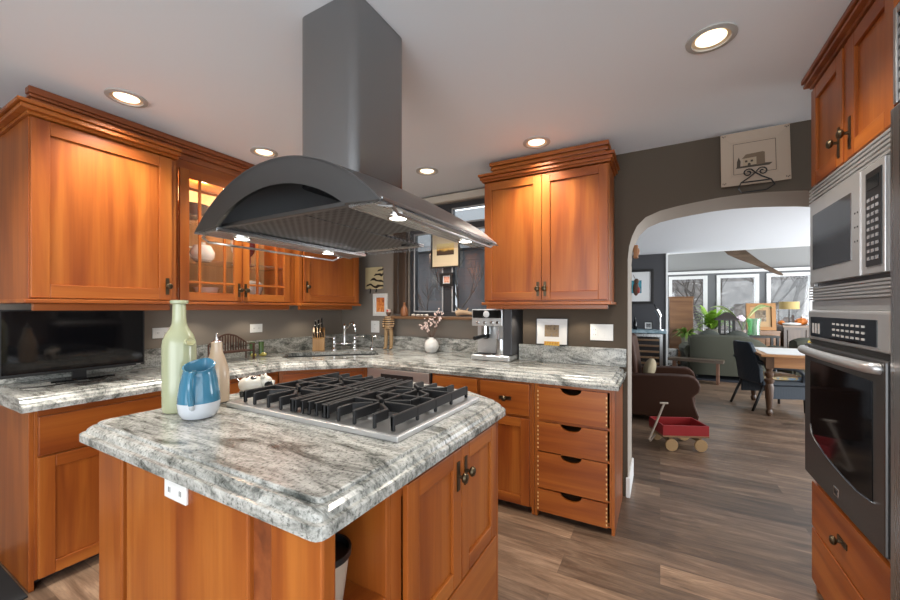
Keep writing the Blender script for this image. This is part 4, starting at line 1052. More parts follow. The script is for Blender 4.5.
# outlets
def outlet(label, loc, rot, w_=.075, h_=.115, kind='duplex'):
    t = thing('wall_outlet', label, 'outlet', loc, rot)
    MB().box(-w_/2, w_/2, -.007, 0, -h_/2, h_/2).build('plate', white_plastic, t, bevel=.002)
    b = MB(); horiz = w_ > h_
    if kind == 'duplex':
        for q in (-1, 1):
            cx, cz = (q*.024, 0) if horiz else (0, q*.024)
            b.box(cx-.015, cx+.015, -.0085, -.0068, cz-.012, cz+.012)
        b.build('socket', white_plastic, t, bevel=.001)
        b = MB()
        for q in (-1, 1):
            cx, cz = (q*.024, 0) if horiz else (0, q*.024)
            for k in (-.005, .005): b.box(cx+k-.001, cx+k+.001, -.0090, -.0084, cz-.004, cz+.005)
        b.build('socket_slot', slot_m, t)
    elif kind == 'switch':
        b.box(-.04, -.008, -.0085, -.0068, -.034, .034); b.build('rocker_switch', white_plastic, t, bevel=.001)
        MB().box(.008, .04, -.0085, -.0068, -.034, .034).build('rocker_switch', white_plastic, t, bevel=.001)
    elif kind == 'combo':
        MB().box(-.065, -.028, -.0085, -.0068, -.034, .034).build('socket', white_plastic, t, bevel=.001)
        b = MB()
        for cz in (-.018, .018):
            for k in (-.006, .006): b.box(-.0465+k-.001, -.0465+k+.001, -.0090, -.0084, cz-.004, cz+.005)
        b.build('socket_slot', slot_m, t)
        for x in (-.015, .03): MB().box(x, x+.034, -.0085, -.0068, -.034, .034).build('rocker_switch', white_plastic, t, bevel=.001)
    return t
outlet('white horizontal outlet on the left wall right of television', (-3.139, 1.37, 1.15), ROT_L, .115, .075)
outlet('white horizontal outlet on left wall above the green boots', (-3.139, 2.10, 1.15), ROT_L, .115, .075)
outlet('white outlet on the back wall between faucet and statue', (-2.655, 3.139, 1.132), 0, .11, .125)
outlet('white triple plate of outlet and switches beside the archway', (-.37, 2.929, 1.153), 0, .155, .118, 'combo')

# sill things
sb_ = thing('wooden_bottle', 'small brown turned wooden bottle on the left end of window sill', 'ornament', (-2.23, 3.075, 1.2495))
MB().lathe([(.03, 0), (.037, .01), (.038, .05), (.030, .08), (.014, .10), (.011, .13), (.014, .135), (.001, .137)], 20).build('body', mat('turned brown wood', (.28, .11, .045), .4), sb_)
random.seed(5)
shellm = mat('pale shell', (.62, .55, .47), .6)
for i, x in enumerate((-2.12, -2.07, -2.02, -1.97)):
    b = MB(); b.sph((0, 0, .011), .022, .016, .012, 12, 8); b.tube([(.014, 0, .012), (.028, .006, .014)], .008, 6, .002)
    tag(b.build('seashell', shellm, loc=(x, 3.07+.01*(i % 2), 1.2495), rot=i*1.1), ['leftmost pale seashell on the sill by the wooden bottle', 'second pale seashell from the wooden bottle on sill', 'third pale seashell from the wooden bottle on sill', 'fourth pale seashell from the wooden bottle on sill'][i], 'shell', 'seashells on the window sill')
b = MB(); b.tube([(-.09, 0, .03), (-.04, .005, .04), (.02, 0, .035), (.08, .004, .022)], .028, 9, .014, sub=3); b.tube([(-.05, 0, .05), (-.075, .0, .075)], .012, 7, .004); b.tube([(.01, 0, .05), (.03, 0, .08)], .010, 7, .004)
tag(b.build('driftwood', mat('pale driftwood', (.42, .29, .18), .8), loc=(-1.55, 3.075, 1.2505)), 'knotty pale driftwood lying on the window sill', 'driftwood')
tag(MB().sph((0, 0, .02), .04, .028, .02, 14, 8).build('sill_stone', mat('pale stone', (.55, .5, .44), .7), loc=(-1.38, 3.075, 1.2495)), 'pale oval stone at the right end of window sill', 'stone')
cd_ = thing('pillar_candle', 'cream pillar candle behind the espresso machine under wall cabinet', 'candle', (-1.235, 3.08, 1.2495))
MB().lathe([(.02, 0), (.021, .07), (.001, .07)], 16).build('wax', mat('cream wax', (.8, .72, .5), .5), cd_)
MB().tube([(0, 0, .07), (.001, 0, .08)], .001, 5).build('wick', blackplastic, cd_)

# tableware in the display cabinet
def onshelf(name, label, cat, prof, m, y, z, x=-2.95, group=None, handle=None):
    t = thing(name, label, cat, (x, y, z))
    MB().lathe(prof, 24).build('body', m, t)
    if handle: MB().tube(handle, .005, 8, sub=4).build('handle', m, t)
    return t
wc = ceramic('white tableware', (.75, .73, .68)); dkc = ceramic('dark tableware', (.08, .07, .07)); Z1, Z2, Z3 = 1.3905, 1.6685, 1.9685
onshelf('teapot', 'white teapot on the middle shelf of display cabinet', 'teapot', [(.05, 0), (.075, .03), (.08, .07), (.055, .12), (.02, .13), (.02, .145), (.001, .15)], wc, 1.55, Z2, handle=[(0, -.07, .1), (0, -.12, .09), (0, -.075, .03)])
onshelf('bowl', 'white bowl on the bottom shelf of display cabinet, left door', 'bowl', [(.03, 0), (.035, .01), (.07, .05), (.085, .09), (.08, .09), (.06, .04), (.001, .015)], wc, 1.58, Z1)
onshelf('plate_stack', 'upright patterned plate on the bottom shelf behind right glass door', 'plate', [(.02, 0), (.025, .01), (.07, .035), (.09, .10), (.085, .14), (.06, .16), (.001, .165)], ceramic('grey patterned tableware', (.45, .42, .40)), 1.93, Z1)
onshelf('goblet', 'dark red goblet on the middle shelf behind the right glass door', 'goblet', [(.035, 0), (.035, .005), (.007, .012), (.006, .08), (.03, .11), (.04, .16), (.036, .20), (.033, .20), (.034, .16), (.001, .12)], ceramic('dark red glaze', (.12, .02, .025)), 1.92, Z2)
onshelf('goblet', 'pale goblet beside dark red one on the middle shelf', 'goblet', [(.035, 0), (.035, .005), (.007, .012), (.006, .08), (.03, .11), (.04, .16), (.036, .20), (.033, .20), (.034, .16), (.001, .12)], wc, 1.80, Z2)
onshelf('serving_bowl', 'dark serving bowl on top shelf of the display cabinet', 'bowl', [(.04, 0), (.045, .01), (.09, .06), (.11, .10), (.105, .10), (.08, .06), (.001, .02)], dkc, 1.48, Z3)
onshelf('pitcher', 'grey pitcher on the top shelf of the display cabinet', 'pitcher', [(.04, 0), (.06, .04), (.055, .10), (.04, .15), (.045, .18), (.04, .18), (.035, .14), (.001, .02)], ceramic('grey tableware', (.3, .3, .3)), 1.68, Z3)
onshelf('cup', 'white cup on the bottom shelf at left of display cabinet', 'cup', [(.025, 0), (.035, .01), (.04, .08), (.036, .08), (.03, .015), (.001, .012)], wc, 1.40, Z1)

# arch jamb ornaments
jo = thing('wooden_wall_block', 'small orange brown carved block on the arch jamb', 'ornament', (-.17, 3.30, 1.77))
b = MB(); b.box(-.012, .02, -.03, .03, -.05, .05); b.sph((.018, 0, .0), .014, .02, .03, 12, 8); b.build('body', mat('orange brown wood', (.36, .15, .05), .5), jo, bevel=.004)
jf = thing('hanging_bird_figure', 'small hanging figure of bird in brown and red on the arch jamb', 'ornament', (-.165, 3.30, 1.48))
b = MB(); b.sph((0, 0, 0), .022, .03, .055, 14, 10); b.sph((.004, -.008, .058), .018, .02, .022, 12, 8); b.build('body', mat('dark brown feather paint', (.10, .05, .03), .6), jf)
MB().tube([(-.004, 0, .075), (-.02, 0, .11)], .002, 5).build('string', twm, jf)
MB().sph((.018, -.012, -.012), .013, .016, .025, 10, 8).build('breast', mat('brick red paint', (.3, .04, .03), .6), jf)

# ================================================================== FLOOR MAT
tag(MB().box(-3.10, -2.53, -.35, .575, .0005, .012).build('floor_mat', mat('black mat', (.012, .012, .013), .9), bevel=.004), 'black floor mat at the left end of the cabinets', 'mat')

# ================================================================== LIVING ROOM
redp = mat('red painted wood', (.30, .018, .02), .4); oldw = wood('worn brown wood', 0, (.14, .08, .04), (.25, .15, .08), (.33, .2, .11))
wg = thing('toy_wagon', 'red wooden toy wagon with pale wheels in front of leather armchair', 'wagon', (.15, 4.27, 0), math.radians(24))
WL, WW = .205, .15
b = MB(); b.box(-WL, WL, -WW, WW, .125, .14); b.build('bed', oldw, wg)
for y in (-WW, WW-.014): 
    b = MB(); b.box(-WL, WL, y, y+.014, .1405, .235); b.build('side_board', redp, wg, bevel=.003)
for x in (-WL, WL-.014): MB().box(x, x+.014, -WW+.0145, WW-.0145, .1405, .235).build('end_board', redp, wg, bevel=.003)
whm = mat('pale wheel wood', (.36, .22, .10), .5)
for x in (-.13, .13):
    MB().box(x-.012, x+.012, -WW+.01, WW-.01, .075, .124).build('axle', oldw, wg)
    for y in (-WW-.012, WW-.008):
        b = MB(); b.T = Matrix.Translation((x, y, .056)) @ Matrix.Rotation(-PI/2, 4, 'X'); b.lathe([(.008, .0), (.056, 0), (.056, .02), (.008, .02)], 24); b.build('wheel', whm, wg, bevel=.002)
b = MB(); b.tube([(-WL-.005, 0, .10), (-.30, -.10, .07), (-.315, -.12, .09), (-.20, -.16, .44)], .009, 8); b.tube([(-.235, -.16, .445), (-.165, -.16, .445)], .009, 8); b.build('handle', mat('worn pale handle', (.42, .34, .27), .5), wg)
# armchair facing +X
lea = mat('brown leather', (.045, .016, .007), .6, Specular_IOR_Level=.2); n_ = noise(lea, coords(lea), 40, 4); bump(lea, n_, .15, .004)
ac = thing('armchair', 'brown leather armchair with rolled arm just inside the archway', 'armchair', (-.06, 5.45, 0), 0)
b = MB(); b.box(-.42, .42, -.24, .24, .06, .30); b.build('base', lea, ac, bevel=.03, seg=3)
MB().box(-.30, .40, -.24, .24, .305, .44).build('seat_cushion', lea, ac, bevel=.05, seg=4)
for s_ in (-1, 1):
    y = s_*.345; p = [(-.42, .06), (.43, .06), (.44, .12), (.40, .24), (.385, .33)]
    p += [(.34+.115*math.cos(a_), .445+.115*math.sin(a_)) for a_ in [math.radians(q) for q in (-60, -30, 0, 30, 60, 90)]]
    p += [(.15, .555), (-.15, .535), (-.30, .53), (-.42, .55)]
    MB().prism(p, y-.10, y+.10, 'y', True).build('arm', lea, ac, bevel=.035, seg=4)
b = MB(); b.loft([[(x, y, z) for x, y in ((x0-.10, -.27), (x0+.08, -.27), (x0+.12, 0), (x0+.08, .27), (x0-.10, .27))] for x0, z in ((-.26, .445), (-.27, .60), (-.30, .85), (-.32, .96), (-.34, 1.0))]); b.build('backrest', lea, ac, bevel=.03, seg=3)
for x in (-.36, .36):
    for y in (-.34, .34): MB().lathe([(.02, 0), (.032, .03), (.03, .062)], 12, (x, y, 0)).build('foot', blackplastic, ac)
cs = tag(MB().sph((0, 0, 0), .14, .07, .13, 18, 12).build('cushion', mat('beige linen', (.33, .27, .17), .9), loc=(-.115, 5.36, .575), rot=(.25, 0, PI/2-.1)), 'beige cushion resting in the leather armchair', 'cushion')
# bar with wine fridge
bar = thing('bar_cabinet', 'bar counter with pale blue stone top against charcoal wall', 'bar cabinet', (-.45, 8.64, 0))
MB().box(-.40, -.03, -.56, 0, 0, .855).build('cabinet', blackwood, bar)
MB().box(.505, .545, -.56, 0, 0, .855).build('end_panel', blackwood, bar)
MB().box(-.42, .555, -.60, 0, .8555, .91).build('counter_top', art('blue grey stone', [(.3, (.12, .20, .25)), (.5, (.28, .40, .46)), (.7, (.45, .55, .6))], 8), bar, bevel=.006)
wf = thing('wine_fridge', 'steel framed wine fridge with wooden racks under the bar counter', 'wine fridge', (-.475, 8.10, 0))
MB().box(.0, .52, .03, .5, .02, .85).build('case', blackplastic, wf)
b = MB(); b.box(0, .05, 0, .028, .06, .84); b.box(.47, .52, 0, .028, .06, .84); b.box(.05, .47, 0, .028, .79, .84); b.box(.05, .47, 0, .028, .06, .11); b.build('door_frame', steelZ, wf)
for i in range(6): MB().box(.055, .465, .004, .026, .16+i*.11, .195+i*.11).build('rack', oldw, wf)
MB().box(.051, .469, .0005, .003, .111, .789).build('pane', glass, wf)
picture('large dark framed print with teal square above the bar', .62, .70, (-.42, 8.648, 1.77), 0, blackwood, mount_w, art('teal print', [(.3, (.01, .10, .16)), (.5, (.03, .25, .33)), (.7, (.10, .38, .44))], 5), .05, .17, .03)
wb_ = thing('wine_bottle', 'dark bottle standing on the bar counter below the print', 'bottle', (-.43, 8.32, .9105))
MB().lathe([(.035, 0), (.038, .005), (.038, .14), (.015, .19), (.014, .24), (.001, .242)], 16).build('body', blackgloss, wb_)
pv = picture('small black and white photo frame on the bar counter', .15, .15, (-.20, 8.36, .99), (math.radians(-8), 0, 0), blackwood, mount_w, art('grey photo', [(.4, (.03, .03, .03)), (.6, (.3, .3, .3))], 20), .015, .02)
cs_ = thing('lever_corkscrew', 'silver and black lever corkscrew on stand at bar end', 'corkscrew', (0.0, 8.30, .9105))
MB().lathe([(.07, 0), (.07, .012), (.02, .02), (.014, .04), (.013, .30), (.001, .302)], 16).build('stand', chrome, cs_)
b = MB(); b.tube([(.0, -.02, .26), (-.03, -.03, .34), (-.06, -.03, .39)], .035, 12, .045); b.build('head', chrome, cs_)
MB().tube([(-.05, -.03, .40), (-.10, -.03, .50)], .018, 10, .012).build('lever', blackplastic, cs_)
# bench behind sofa
bn = thing('wooden_bench', 'low plank bench standing behind the green sofa', 'bench', (.56, 8.13, 0), math.radians(-10))
MB().box(-.42, .42, -.13, .13, .37, .42).build('seat', wood('bench wood', 0, (.06, .042, .03), (.12, .09, .066), (.18, .14, .105)), bn, bevel=.004)
for x in (-.33, .33):
    b = MB(); b.prism([(-.11, 0), (-.05, 0), (0, .05), (.05, 0), (.11, 0), (.10, .3695), (-.10, .3695)], x-.02, x+.02, 'x'); b.build('leg', mat('brown bench leg', (.15, .07, .04), .5), bn)
ct = thing('patterned_stool', 'pale patterned stool at the end of the plank bench', 'stool', (.21, 8.95, 0))
MB().lathe([(.09, 0), (.11, .1), (.10, .25), (.115, .5), (.001, .51)], 18).build('body', art('black and white pattern', [(.42, (.05, .05, .05)), (.48, (.7, .7, .68))], 18), ct)
# sofa
fab = mat('olive green upholstery', (.052, .053, .036), .9); bump(fab, noise(fab, coords(fab), 90, 3), .2, .003)
def sofa(name, label, cat, loc, rot, H):
    sf = thing(name, label, cat, loc, rot)
    b = MB(); b.box(-H, H, -.28, .42, .08, .40); b.build('base', fab, sf, bevel=.03, seg=3)
    MB().box(-H+.17, H-.17, -.10, .44, .405, .52).build('seat_cushion', fab, sf, bevel=.05, seg=3)
    b = MB()
    b.loft([[(x, y, z) for y, z in ((-.30+dy, .08), (-.33+dy, .45), (-.36+dy, .70*hh), (-.33+dy, .79*hh), (-.24+dy, .82*hh), (-.15+dy, .77*hh), (-.12+dy, .45), (-.12+dy, .08))] for x, hh, dy in ((-H-.03, .96, .06), (-H+.05, 1.0, .02), (-H*.5, 1.01, 0), (H*.3, 1.0, 0), (H*.62, .97, 0), (H*.86, .90, .03), (H+.03, .80, .09))]); b.build('backrest', fab, sf)
    for s_ in (-1, 1):
        b = MB(); y = s_*(H-.02)
        prof = [(-.10, .06), (.09, .06), (.085, .38), (.13, .46), (.14, .54), (.09, .61), (0, .63), (-.09, .60), (-.12, .53), (-.10, .44)]
        b.loft([[(y+p[0]*s_, -.22, p[1]) for p in prof], [(y+p[0]*s_, .40, p[1]) for p in prof], [(y+p[0]*s_*.85, .45, .06+(p[1]-.06)*.96) for p in prof]]); b.build('arm', fab, sf)
        for yy in (-.2, .34): MB().lathe([(.02, 0), (.03, .079)], 10, (s_*(H-.08), yy, 0)).build('foot', blackwood, sf)
    return sf
sofa('sofa', 'olive green sofa with sloping back seen from behind the bench', 'sofa', (1.05, 8.78, .0125), math.radians(6), .56)
sofa('armchair', 'olive green armchair with rolled arm beyond the wicker chair', 'armchair', (2.34, 8.95, 0), math.radians(20), .38)
cu = mat('dark sofa cushion', (.05, .055, .045), .9)
for i, x in enumerate((-.22, .22)):
    m4 = Matrix.Translation((1.05, 8.78, 0)) @ Matrix.Rotation(math.radians(6), 4, 'Z'); p = m4 @ Vector((x, .01, .76))
    tag(MB().sph((0, 0, 0), .19, .08, .16, 16, 10).build('cushion', cu, loc=p, rot=(-.3, 0, .1)), ['dark cushion at left end of the green sofa', 'dark cushion at right end of the green sofa'][i], 'cushion', 'sofa cushions')
tag(MB().box(.42, 1.62, 8.36, 9.3, .0005, .012).build('area_rug', mat('dark navy rug', (.012, .014, .022), .95)), 'dark rug under the green sofa', 'rug')
# wicker chair facing +X
wk = mat('blue black wicker', (.022, .030, .040), .5)
_b = N(wk, 'ShaderNodeTexBrick'); _b.inputs['Scale'].default_value = 28; L(wk, coords(wk), _b.inputs['Vector']); bump(wk, _b.outputs['Fac'], .7, .01)
setc(wk, mix(wk, _b.outputs['Fac'], (.014, .024, .038), (.05, .065, .08)))
wch = thing('wicker_chair', 'dark blue wicker armchair with pale cushion at the dining table', 'chair', (1.30, 6.52, 0), math.radians(20))
MB().box(-.25, .27, -.26, .26, .33, .40).build('seat', wk, wch, bevel=.02)
b = MB(); rings = []
for z, xo, hw in ((.36, -.25, .24), (.55, -.27, .25), (.72, -.31, .235), (.86, -.345, .19), (.885, -.35, .16)):
    rings.append([(xo-.02, -hw, z), (xo+.03, -hw, z), (xo-.005, 0, z), (xo+.03, hw, z), (xo-.02, hw, z), (xo-.06, 0, z)])
b.loft(rings); b.build('backrest', wk, wch, bevel=.01)
for s_ in (-1, 1):
    MB().tube([(-.31, s_*.24, .66), (-.16, s_*.28, .58), (.10, s_*.28, .555), (.20, s_*.27, .49), (.21, s_*.255, .39)], .024, 8, sub=4).build('arm', wk, wch)
    MB().box(-.22, .24, s_*.255-.008, s_*.255+.008, .17, .33).build('apron', wk, wch)
    MB().tube([(.235, s_*.235, .33), (.245, s_*.24, 0)], .019, 8, .015).build('leg', blackwood, wch)
    MB().tube([(-.23, s_*.235, .33), (-.36, s_*.245, 0)], .019, 8, .015).build('leg', blackwood, wch)
MB().box(.245, .261, -.24, .24, .17, .33).build('front_apron', wk, wch)
MB().box(-.22, .27, -.23, .23, .401, .45).build('seat_cushion', art('cream and yellow stripe cloth', [(.4, (.62, .60, .52)), (.5, (.62, .42, .12)), (.6, (.2, .3, .42))], 5, (1, 6, 1)), wch, bevel=.02)
# dining table
tb = thing('dining_table', 'pine dining table with turned legs and white cloth top', 'table', (1.78, 6.45, 0), 0)
pine = wood('orange pine', 0, (.32, .13, .05), (.46, .22, .09), (.56, .3, .14))
MB().box(-.70, .8, -.55, .55, .735, .765).build('tabletop', pine, tb, bevel=.006)
MB().box(-.62, .80, -.47, .47, .7655, .768).build('table_runner', mat('white cloth', (.7, .7, .68), .8), tb)
for q in ((-.62, .72, -.47, -.445), (-.62, .72, .445, .47)): MB().box(*q, .60, .734).build('apron', pine, tb)
for q in ((-.62, -.595, -.444, .444), (.695, .72, -.444, .444)): MB().box(*q, .60, .734).build('apron', pine, tb)
for x in (-.60, .70):
    for y in (-.45, .45):
        b = MB(); b.box(x-.04, x+.04, y-.04, y+.04, .585, .7345); b.lathe([(.018, 0), (.03, .015), (.036, .05), (.024, .08), (.030, .10), (.046, .36), (.036, .40), (.05, .43), (.05, .45), (.03, .47), (.045, .50), (.045, .53), (.03, .55), (.042, .586)], 18, (x, y, 0)); b.build('leg', wood('turned dark leg', 2, (.06, .03, .015), (.10, .05, .026), (.14, .075, .04)), tb)
# tall cabinet
tcb = thing('tall_cabinet', 'tall plain brown wooden cabinet left of the sunroom windows', 'cabinet', (.41, 9.88, 0), 0)
bw = wood('tan cabinet wood', 0, (.12, .052, .02), (.19, .088, .035), (.24, .12, .05))
MB().box(-.23, .23, -.02, .30, .08, 1.56).build('body', bw, tcb, bevel=.004)
MB().box(-.245, .245, -.035, .31, 1.5605, 1.59).build('top', bw, tcb, bevel=.004)
MB().box(-.21, .21, .0, .28, 0, .079).build('plinth', blackwood, tcb)
MB().box(-.215, .215, -.028, -.0205, .12, 1.50).build('door', bw, tcb, bevel=.002)
# plants
def plant(label, loc, n, ln, col, name='potted_fern', up=.6, seed=1, width=.03, pot=(.12, .22), potm=None):
    random.seed(seed); t = thing(name, label, 'plant', loc)
    r, h_ = pot
    MB().lathe([(r*.7, 0), (r*.75, .005), (r, h_), (r*.92, h_), (r*.85, h_*.9), (.001, h_*.88)], 20).build('pot', potm or mat('clay pot', (.28, .25, .2), .6), t)
    b = MB()
    for i in range(n):
        a = random.uniform(0, 2*PI); l = ln*random.uniform(.6, 1.1); e = up*random.uniform(.5, 1.5); pts = []
        for k in range(6):
            u_ = k/5; pts.append(Vector((math.cos(a)*l*u_*.8, math.sin(a)*l*u_*.8, h_*.9+l*(e*u_-(.55+.3*e)*u_*u_))))
        sd = Vector((-math.sin(a), math.cos(a), 0))
        for k in range(5):
            w0, w1 = [width*math.sin(PI*max(.12, min(.97, (k+j)/5))) for j in (0, 1)]
            p, q = pts[k], pts[k+1]
            V = [b.v(p-sd*w0), b.v(p+sd*w0+Vector((0, 0, .004))), b.v(q+sd*w1+Vector((0, 0, .004))), b.v(q-sd*w1)]; b._face(V, True)
    o = b.build('foliage', mat(name+' leaf', col, .5), t); o['kind'] = 'stuff'; return t
MB_stand = thing('plant_table', 'low dark table under the fern by the windows', 'table', (1.08, 10.1, 0))
MB().box(-.38, .35, -.22, .22, .62, .66).build('tabletop', blackwood, MB_stand)
for x in (-.34, .3):
    for y in (-.18, .18): MB().box(x-.02, x+.02, y-.02, y+.02, 0, .6195).build('leg', blackwood, MB_stand)
plant('bright green bushy fern behind the sofa by the far windows', (1.0, 10.04, .6605), 140, .46, (.30, .52, .06), up=1.6, seed=2, width=.038)
plant('low dark green plant in front of the tall brown cabinet', (.50, 9.52, .55), 60, .38, (.14, .24, .04), 'leafy_plant', .9, 4, .03)
MB_s2 = thing('plant_stool', 'small dark stool carrying the low plant', 'stool', (.50, 9.52, 0))
MB().box(-.13, .13, -.13, .13, .50, .5495).build('seat', blackwood, MB_s2)
for x in (-.1, .1):
    for y in (-.1, .1): MB().box(x-.015, x+.015, y-.015, y+.015, 0, .4995).build('leg', blackwood, MB_s2)
# sofa table with lantern, vase, orchid
st2 = thing('sofa_table', 'dark narrow table beyond the sofa with lantern and vase', 'table', (1.50, 9.68, 0), math.radians(12))
MB().box(-.45, .55, -.14, .14, .74, .78).build('tabletop', blackwood, st2)
for x in (-.42, .52):
    for y in (-.11, .11): MB().box(x-.02, x+.02, y-.02, y+.02, 0, .7395).build('leg', blackwood, st2)
ln = thing('pagoda_lantern', 'dark pagoda lantern with posts beside pink orchid', 'lantern', (1.20, 9.60, .7805))
MB().box(-.15, .15, -.12, .12, 0, .03).build('base', blackwood, ln)
for x in (-.12, -.04, .04, .12): MB().box(x-.012, x+.012, -.10, -.08, .0305, .30).build('post', blackwood, ln)
for x in (-.12, .12): MB().box(x-.012, x+.012, .08, .10, .0305, .30).build('post', blackwood, ln)
b = MB(); b.loft([[(x*s_, y*s_, z) for x, y in ((-.20, -.16), (.20, -.16), (.20, .16), (-.20, .16))] for s_, z in ((1, .3005), (.95, .33), (.55, .40), (.22, .46), (.08, .47))], sm=False); b.build('roof', mat('brown lantern roof', (.035, .028, .025), .6), ln)
gv = thing('glass_vase', 'green tinted glass vase on the sofa table', 'vase', (1.66, 9.69, .7805))
MB().lathe([(.09, 0), (.10, .01), (.10, .20), (.12, .34), (.115, .34), (.095, .2), (.09, .015), (.001, .012)], 24).build('body', greenglass, gv)
o_ = thing('orchid', 'white pink orchid with arching strap leaves on the sofa table', 'plant', (1.47, 9.64, .7805))
MB().lathe([(.05, 0), (.065, .10), (.06, .10), (.001, .09)], 16).build('pot', mat('orchid pot', (.4, .3, .25), .5), o_)
MB().tube([(0, 0, .09), (.01, 0, .26), (-.03, -.02, .36), (-.07, -.02, .34)], .005, 6, sub=4).build('stem', mat('orchid stem', (.15, .25, .06), .5), o_)
b = MB(); 
for p in ((-.07, -.02, .34), (-.03, -.03, .36), (.0, -.02, .33)):
    for k in range(5): a = 2*PI*k/5; b.sph((p[0]+.028*math.cos(a), p[1], p[2]+.028*math.sin(a)), .026, .008, .026, 8, 6)
b.build('flower', mat('pink white petals', (.85, .70, .78), .6), o_)
b = MB()
for s_, hh, ll in ((-1, .50, .55), (1, .52, .42), (1, .46, .34), (1, .50, .50), (-1, .44, .42)):
    pts = [Vector((s_*ll*u_, .02*s_, .09+hh*math.sin(PI*.62*u_**.8))) for u_ in [k/8 for k in range(9)]]
    for k in range(8):
        w0, w1 = .022*math.sin(PI*max(.15, min(.97, k/8))), .022*math.sin(PI*max(.15, min(.97, (k+1)/8)))
        V = [b.v(pts[k]+Vector((0, -w0, w0))), b.v(pts[k]+Vector((0, w0, -w0))), b.v(pts[k+1]+Vector((0, w1, -w1))), b.v(pts[k+1]+Vector((0, -w1, w1)))]; b._face(V, True)
fo = b.build('foliage', mat('strap leaf', (.40, .50, .22), .5), o_); fo['kind'] = 'stuff'
# gold frame, desk, lamp, pumpkins
dk = thing('console_desk', 'dark wooden console by the window carrying lamp and pumpkins', 'console', (2.65, 10.55, 0), math.radians(10))
dwd = wood('dark console wood', 2, (.03, .016, .008), (.06, .032, .015), (.09, .05, .025))
MB().box(-.45, .55, -.20, .25, .93, .97).build('top', wood('tan desk top', 0, (.10, .055, .025), (.16, .09, .045), (.2, .12, .06)), dk)
MB().box(-.42, .52, -.17, .24, .05, .929).build('body', dwd, dk)
for x in (-.36, -.05, .26): MB().box(x, x+.24, -.186, -.1705, .10, .88).build('door', dwd, dk, bevel=.003)
MB().box(-.40, .50, -.15, .22, 0, .049).build('plinth', blackwood, dk)
sb2 = thing('sideboard', 'brown wooden sideboard under the gold framed picture', 'sideboard', (1.96, 10.42, 0), math.radians(10))
MB().box(-.30, .22, -.16, .16, .04, .82).build('body', bw, sb2); MB().box(-.31, .23, -.17, .17, .8205, .85).build('top', bw, sb2); MB().box(-.28, .2, -.14, .14, 0, .0395).build('plinth', blackwood, sb2)
for x in (-.28, -.03): MB().box(x, x+.235, -.172, -.1605, .09, .78).build('door', bw, sb2, bevel=.003)
gp = picture('gold framed painting standing on the sideboard before the far window', .52, .58, (1.88, 10.34, 1.145+.0), (math.radians(-4), 0, math.radians(10)), goldf, mat('dull gold mount', (.38, .22, .08), .5), (art('dark painting', [(.3, (.02, .015, .01)), (.5, (.15, .10, .05)), (.7, (.4, .35, .28))], 8), .10, .12, .02), .075, .05, .05)
lmp = thing('table_lamp', 'table lamp with yellow drum shade on the dark console', 'lamp', (2.42, 10.62, .9705))
MB().lathe([(.07, 0), (.07, .012), (.012, .02), (.010, .34)], 16).build('base', blackwood, lmp)
MB().lathe([(.165, .34), (.165, .50), (.162, .50), (.162, .34)], 28, cap=False).build('lamp_shade', mat('yellow linen shade', (.45, .33, .13), .8), lmp)
MB().tube([(0, 0, .34), (0, 0, .42)], .02, 8).build('socket', bronze, lmp)
pk = mat('orange pumpkin skin', (.62, .17, .02), .5)
for i, (x, y, r) in enumerate(((2.30, 10.66, .06), (2.60, 10.56, .10), (2.83, 10.50, .085), (3.03, 10.62, .10))):
    t = thing('pumpkin', ['smallest orange pumpkin, left on the console', 'orange pumpkin second from left on the console', 'orange pumpkin third from left on the console', 'largest orange pumpkin at the right of the console'][i], 'pumpkin', (x, y, .9705), i*.7, 'pumpkins on the console')
    b = MB(); rings = []
    for j in range(11):
        a = -PI/2+PI*j/10; q = max(.05, math.cos(a)); rings.append([(r*q*(1+.07*math.cos(8*th))*math.cos(th), r*q*(1+.07*math.cos(8*th))*math.sin(th), r*.78*(1+math.sin(a))) for th in [2*PI*k/32 for k in range(32)]])
    b.loft(rings); b.build('body', pk, t)
    MB().tube([(0, 0, r*1.5), (.01, 0, r*1.9)], r*.14, 7, r*.1).build('stem', oldw, t)
fa = thing('figure_ornament', 'small red and dark ornament among the pumpkins', 'ornament', (2.72, 10.42, .9705))
MB().lathe([(.03, 0), (.035, .05), (.02, .12), (.03, .15), (.02, .19), (.001, .2)], 14).build('body', mat('red lacquer', (.35, .03, .03), .4), fa)
wh = tag(MB().sph((0, 0, .03), .16, .09, .03, 14, 8).build('white_cloth', mat('white crumpled cloth', (.75, .75, .73), .8), loc=(2.42, 10.44, .9705)), 'white crumpled cloth heaped on the console edge', 'cloth')
fl = thing('flower_arrangement', 'yellow flower arrangement in a low bowl on the dining table', 'flowers', (1.86, 6.78, .7685))
MB().lathe([(.05, 0), (.08, .04), (.075, .04), (.001, .01)], 16).build('bowl', mat('dark red bowl', (.15, .02, .02), .4), fl)
random.seed(9); b = MB()
for i in range(40):
    a = random.uniform(0, 2*PI); rr = random.uniform(.02, .12); b.sph((rr*math.cos(a), rr*math.sin(a), .06+.09*random.random()*(1-rr*3)+.02), .013, n=6, m=4)
fo = b.build('blossom', mat('yellow petals', (.7, .5, .06), .6), fl); fo['kind'] = 'stuff'
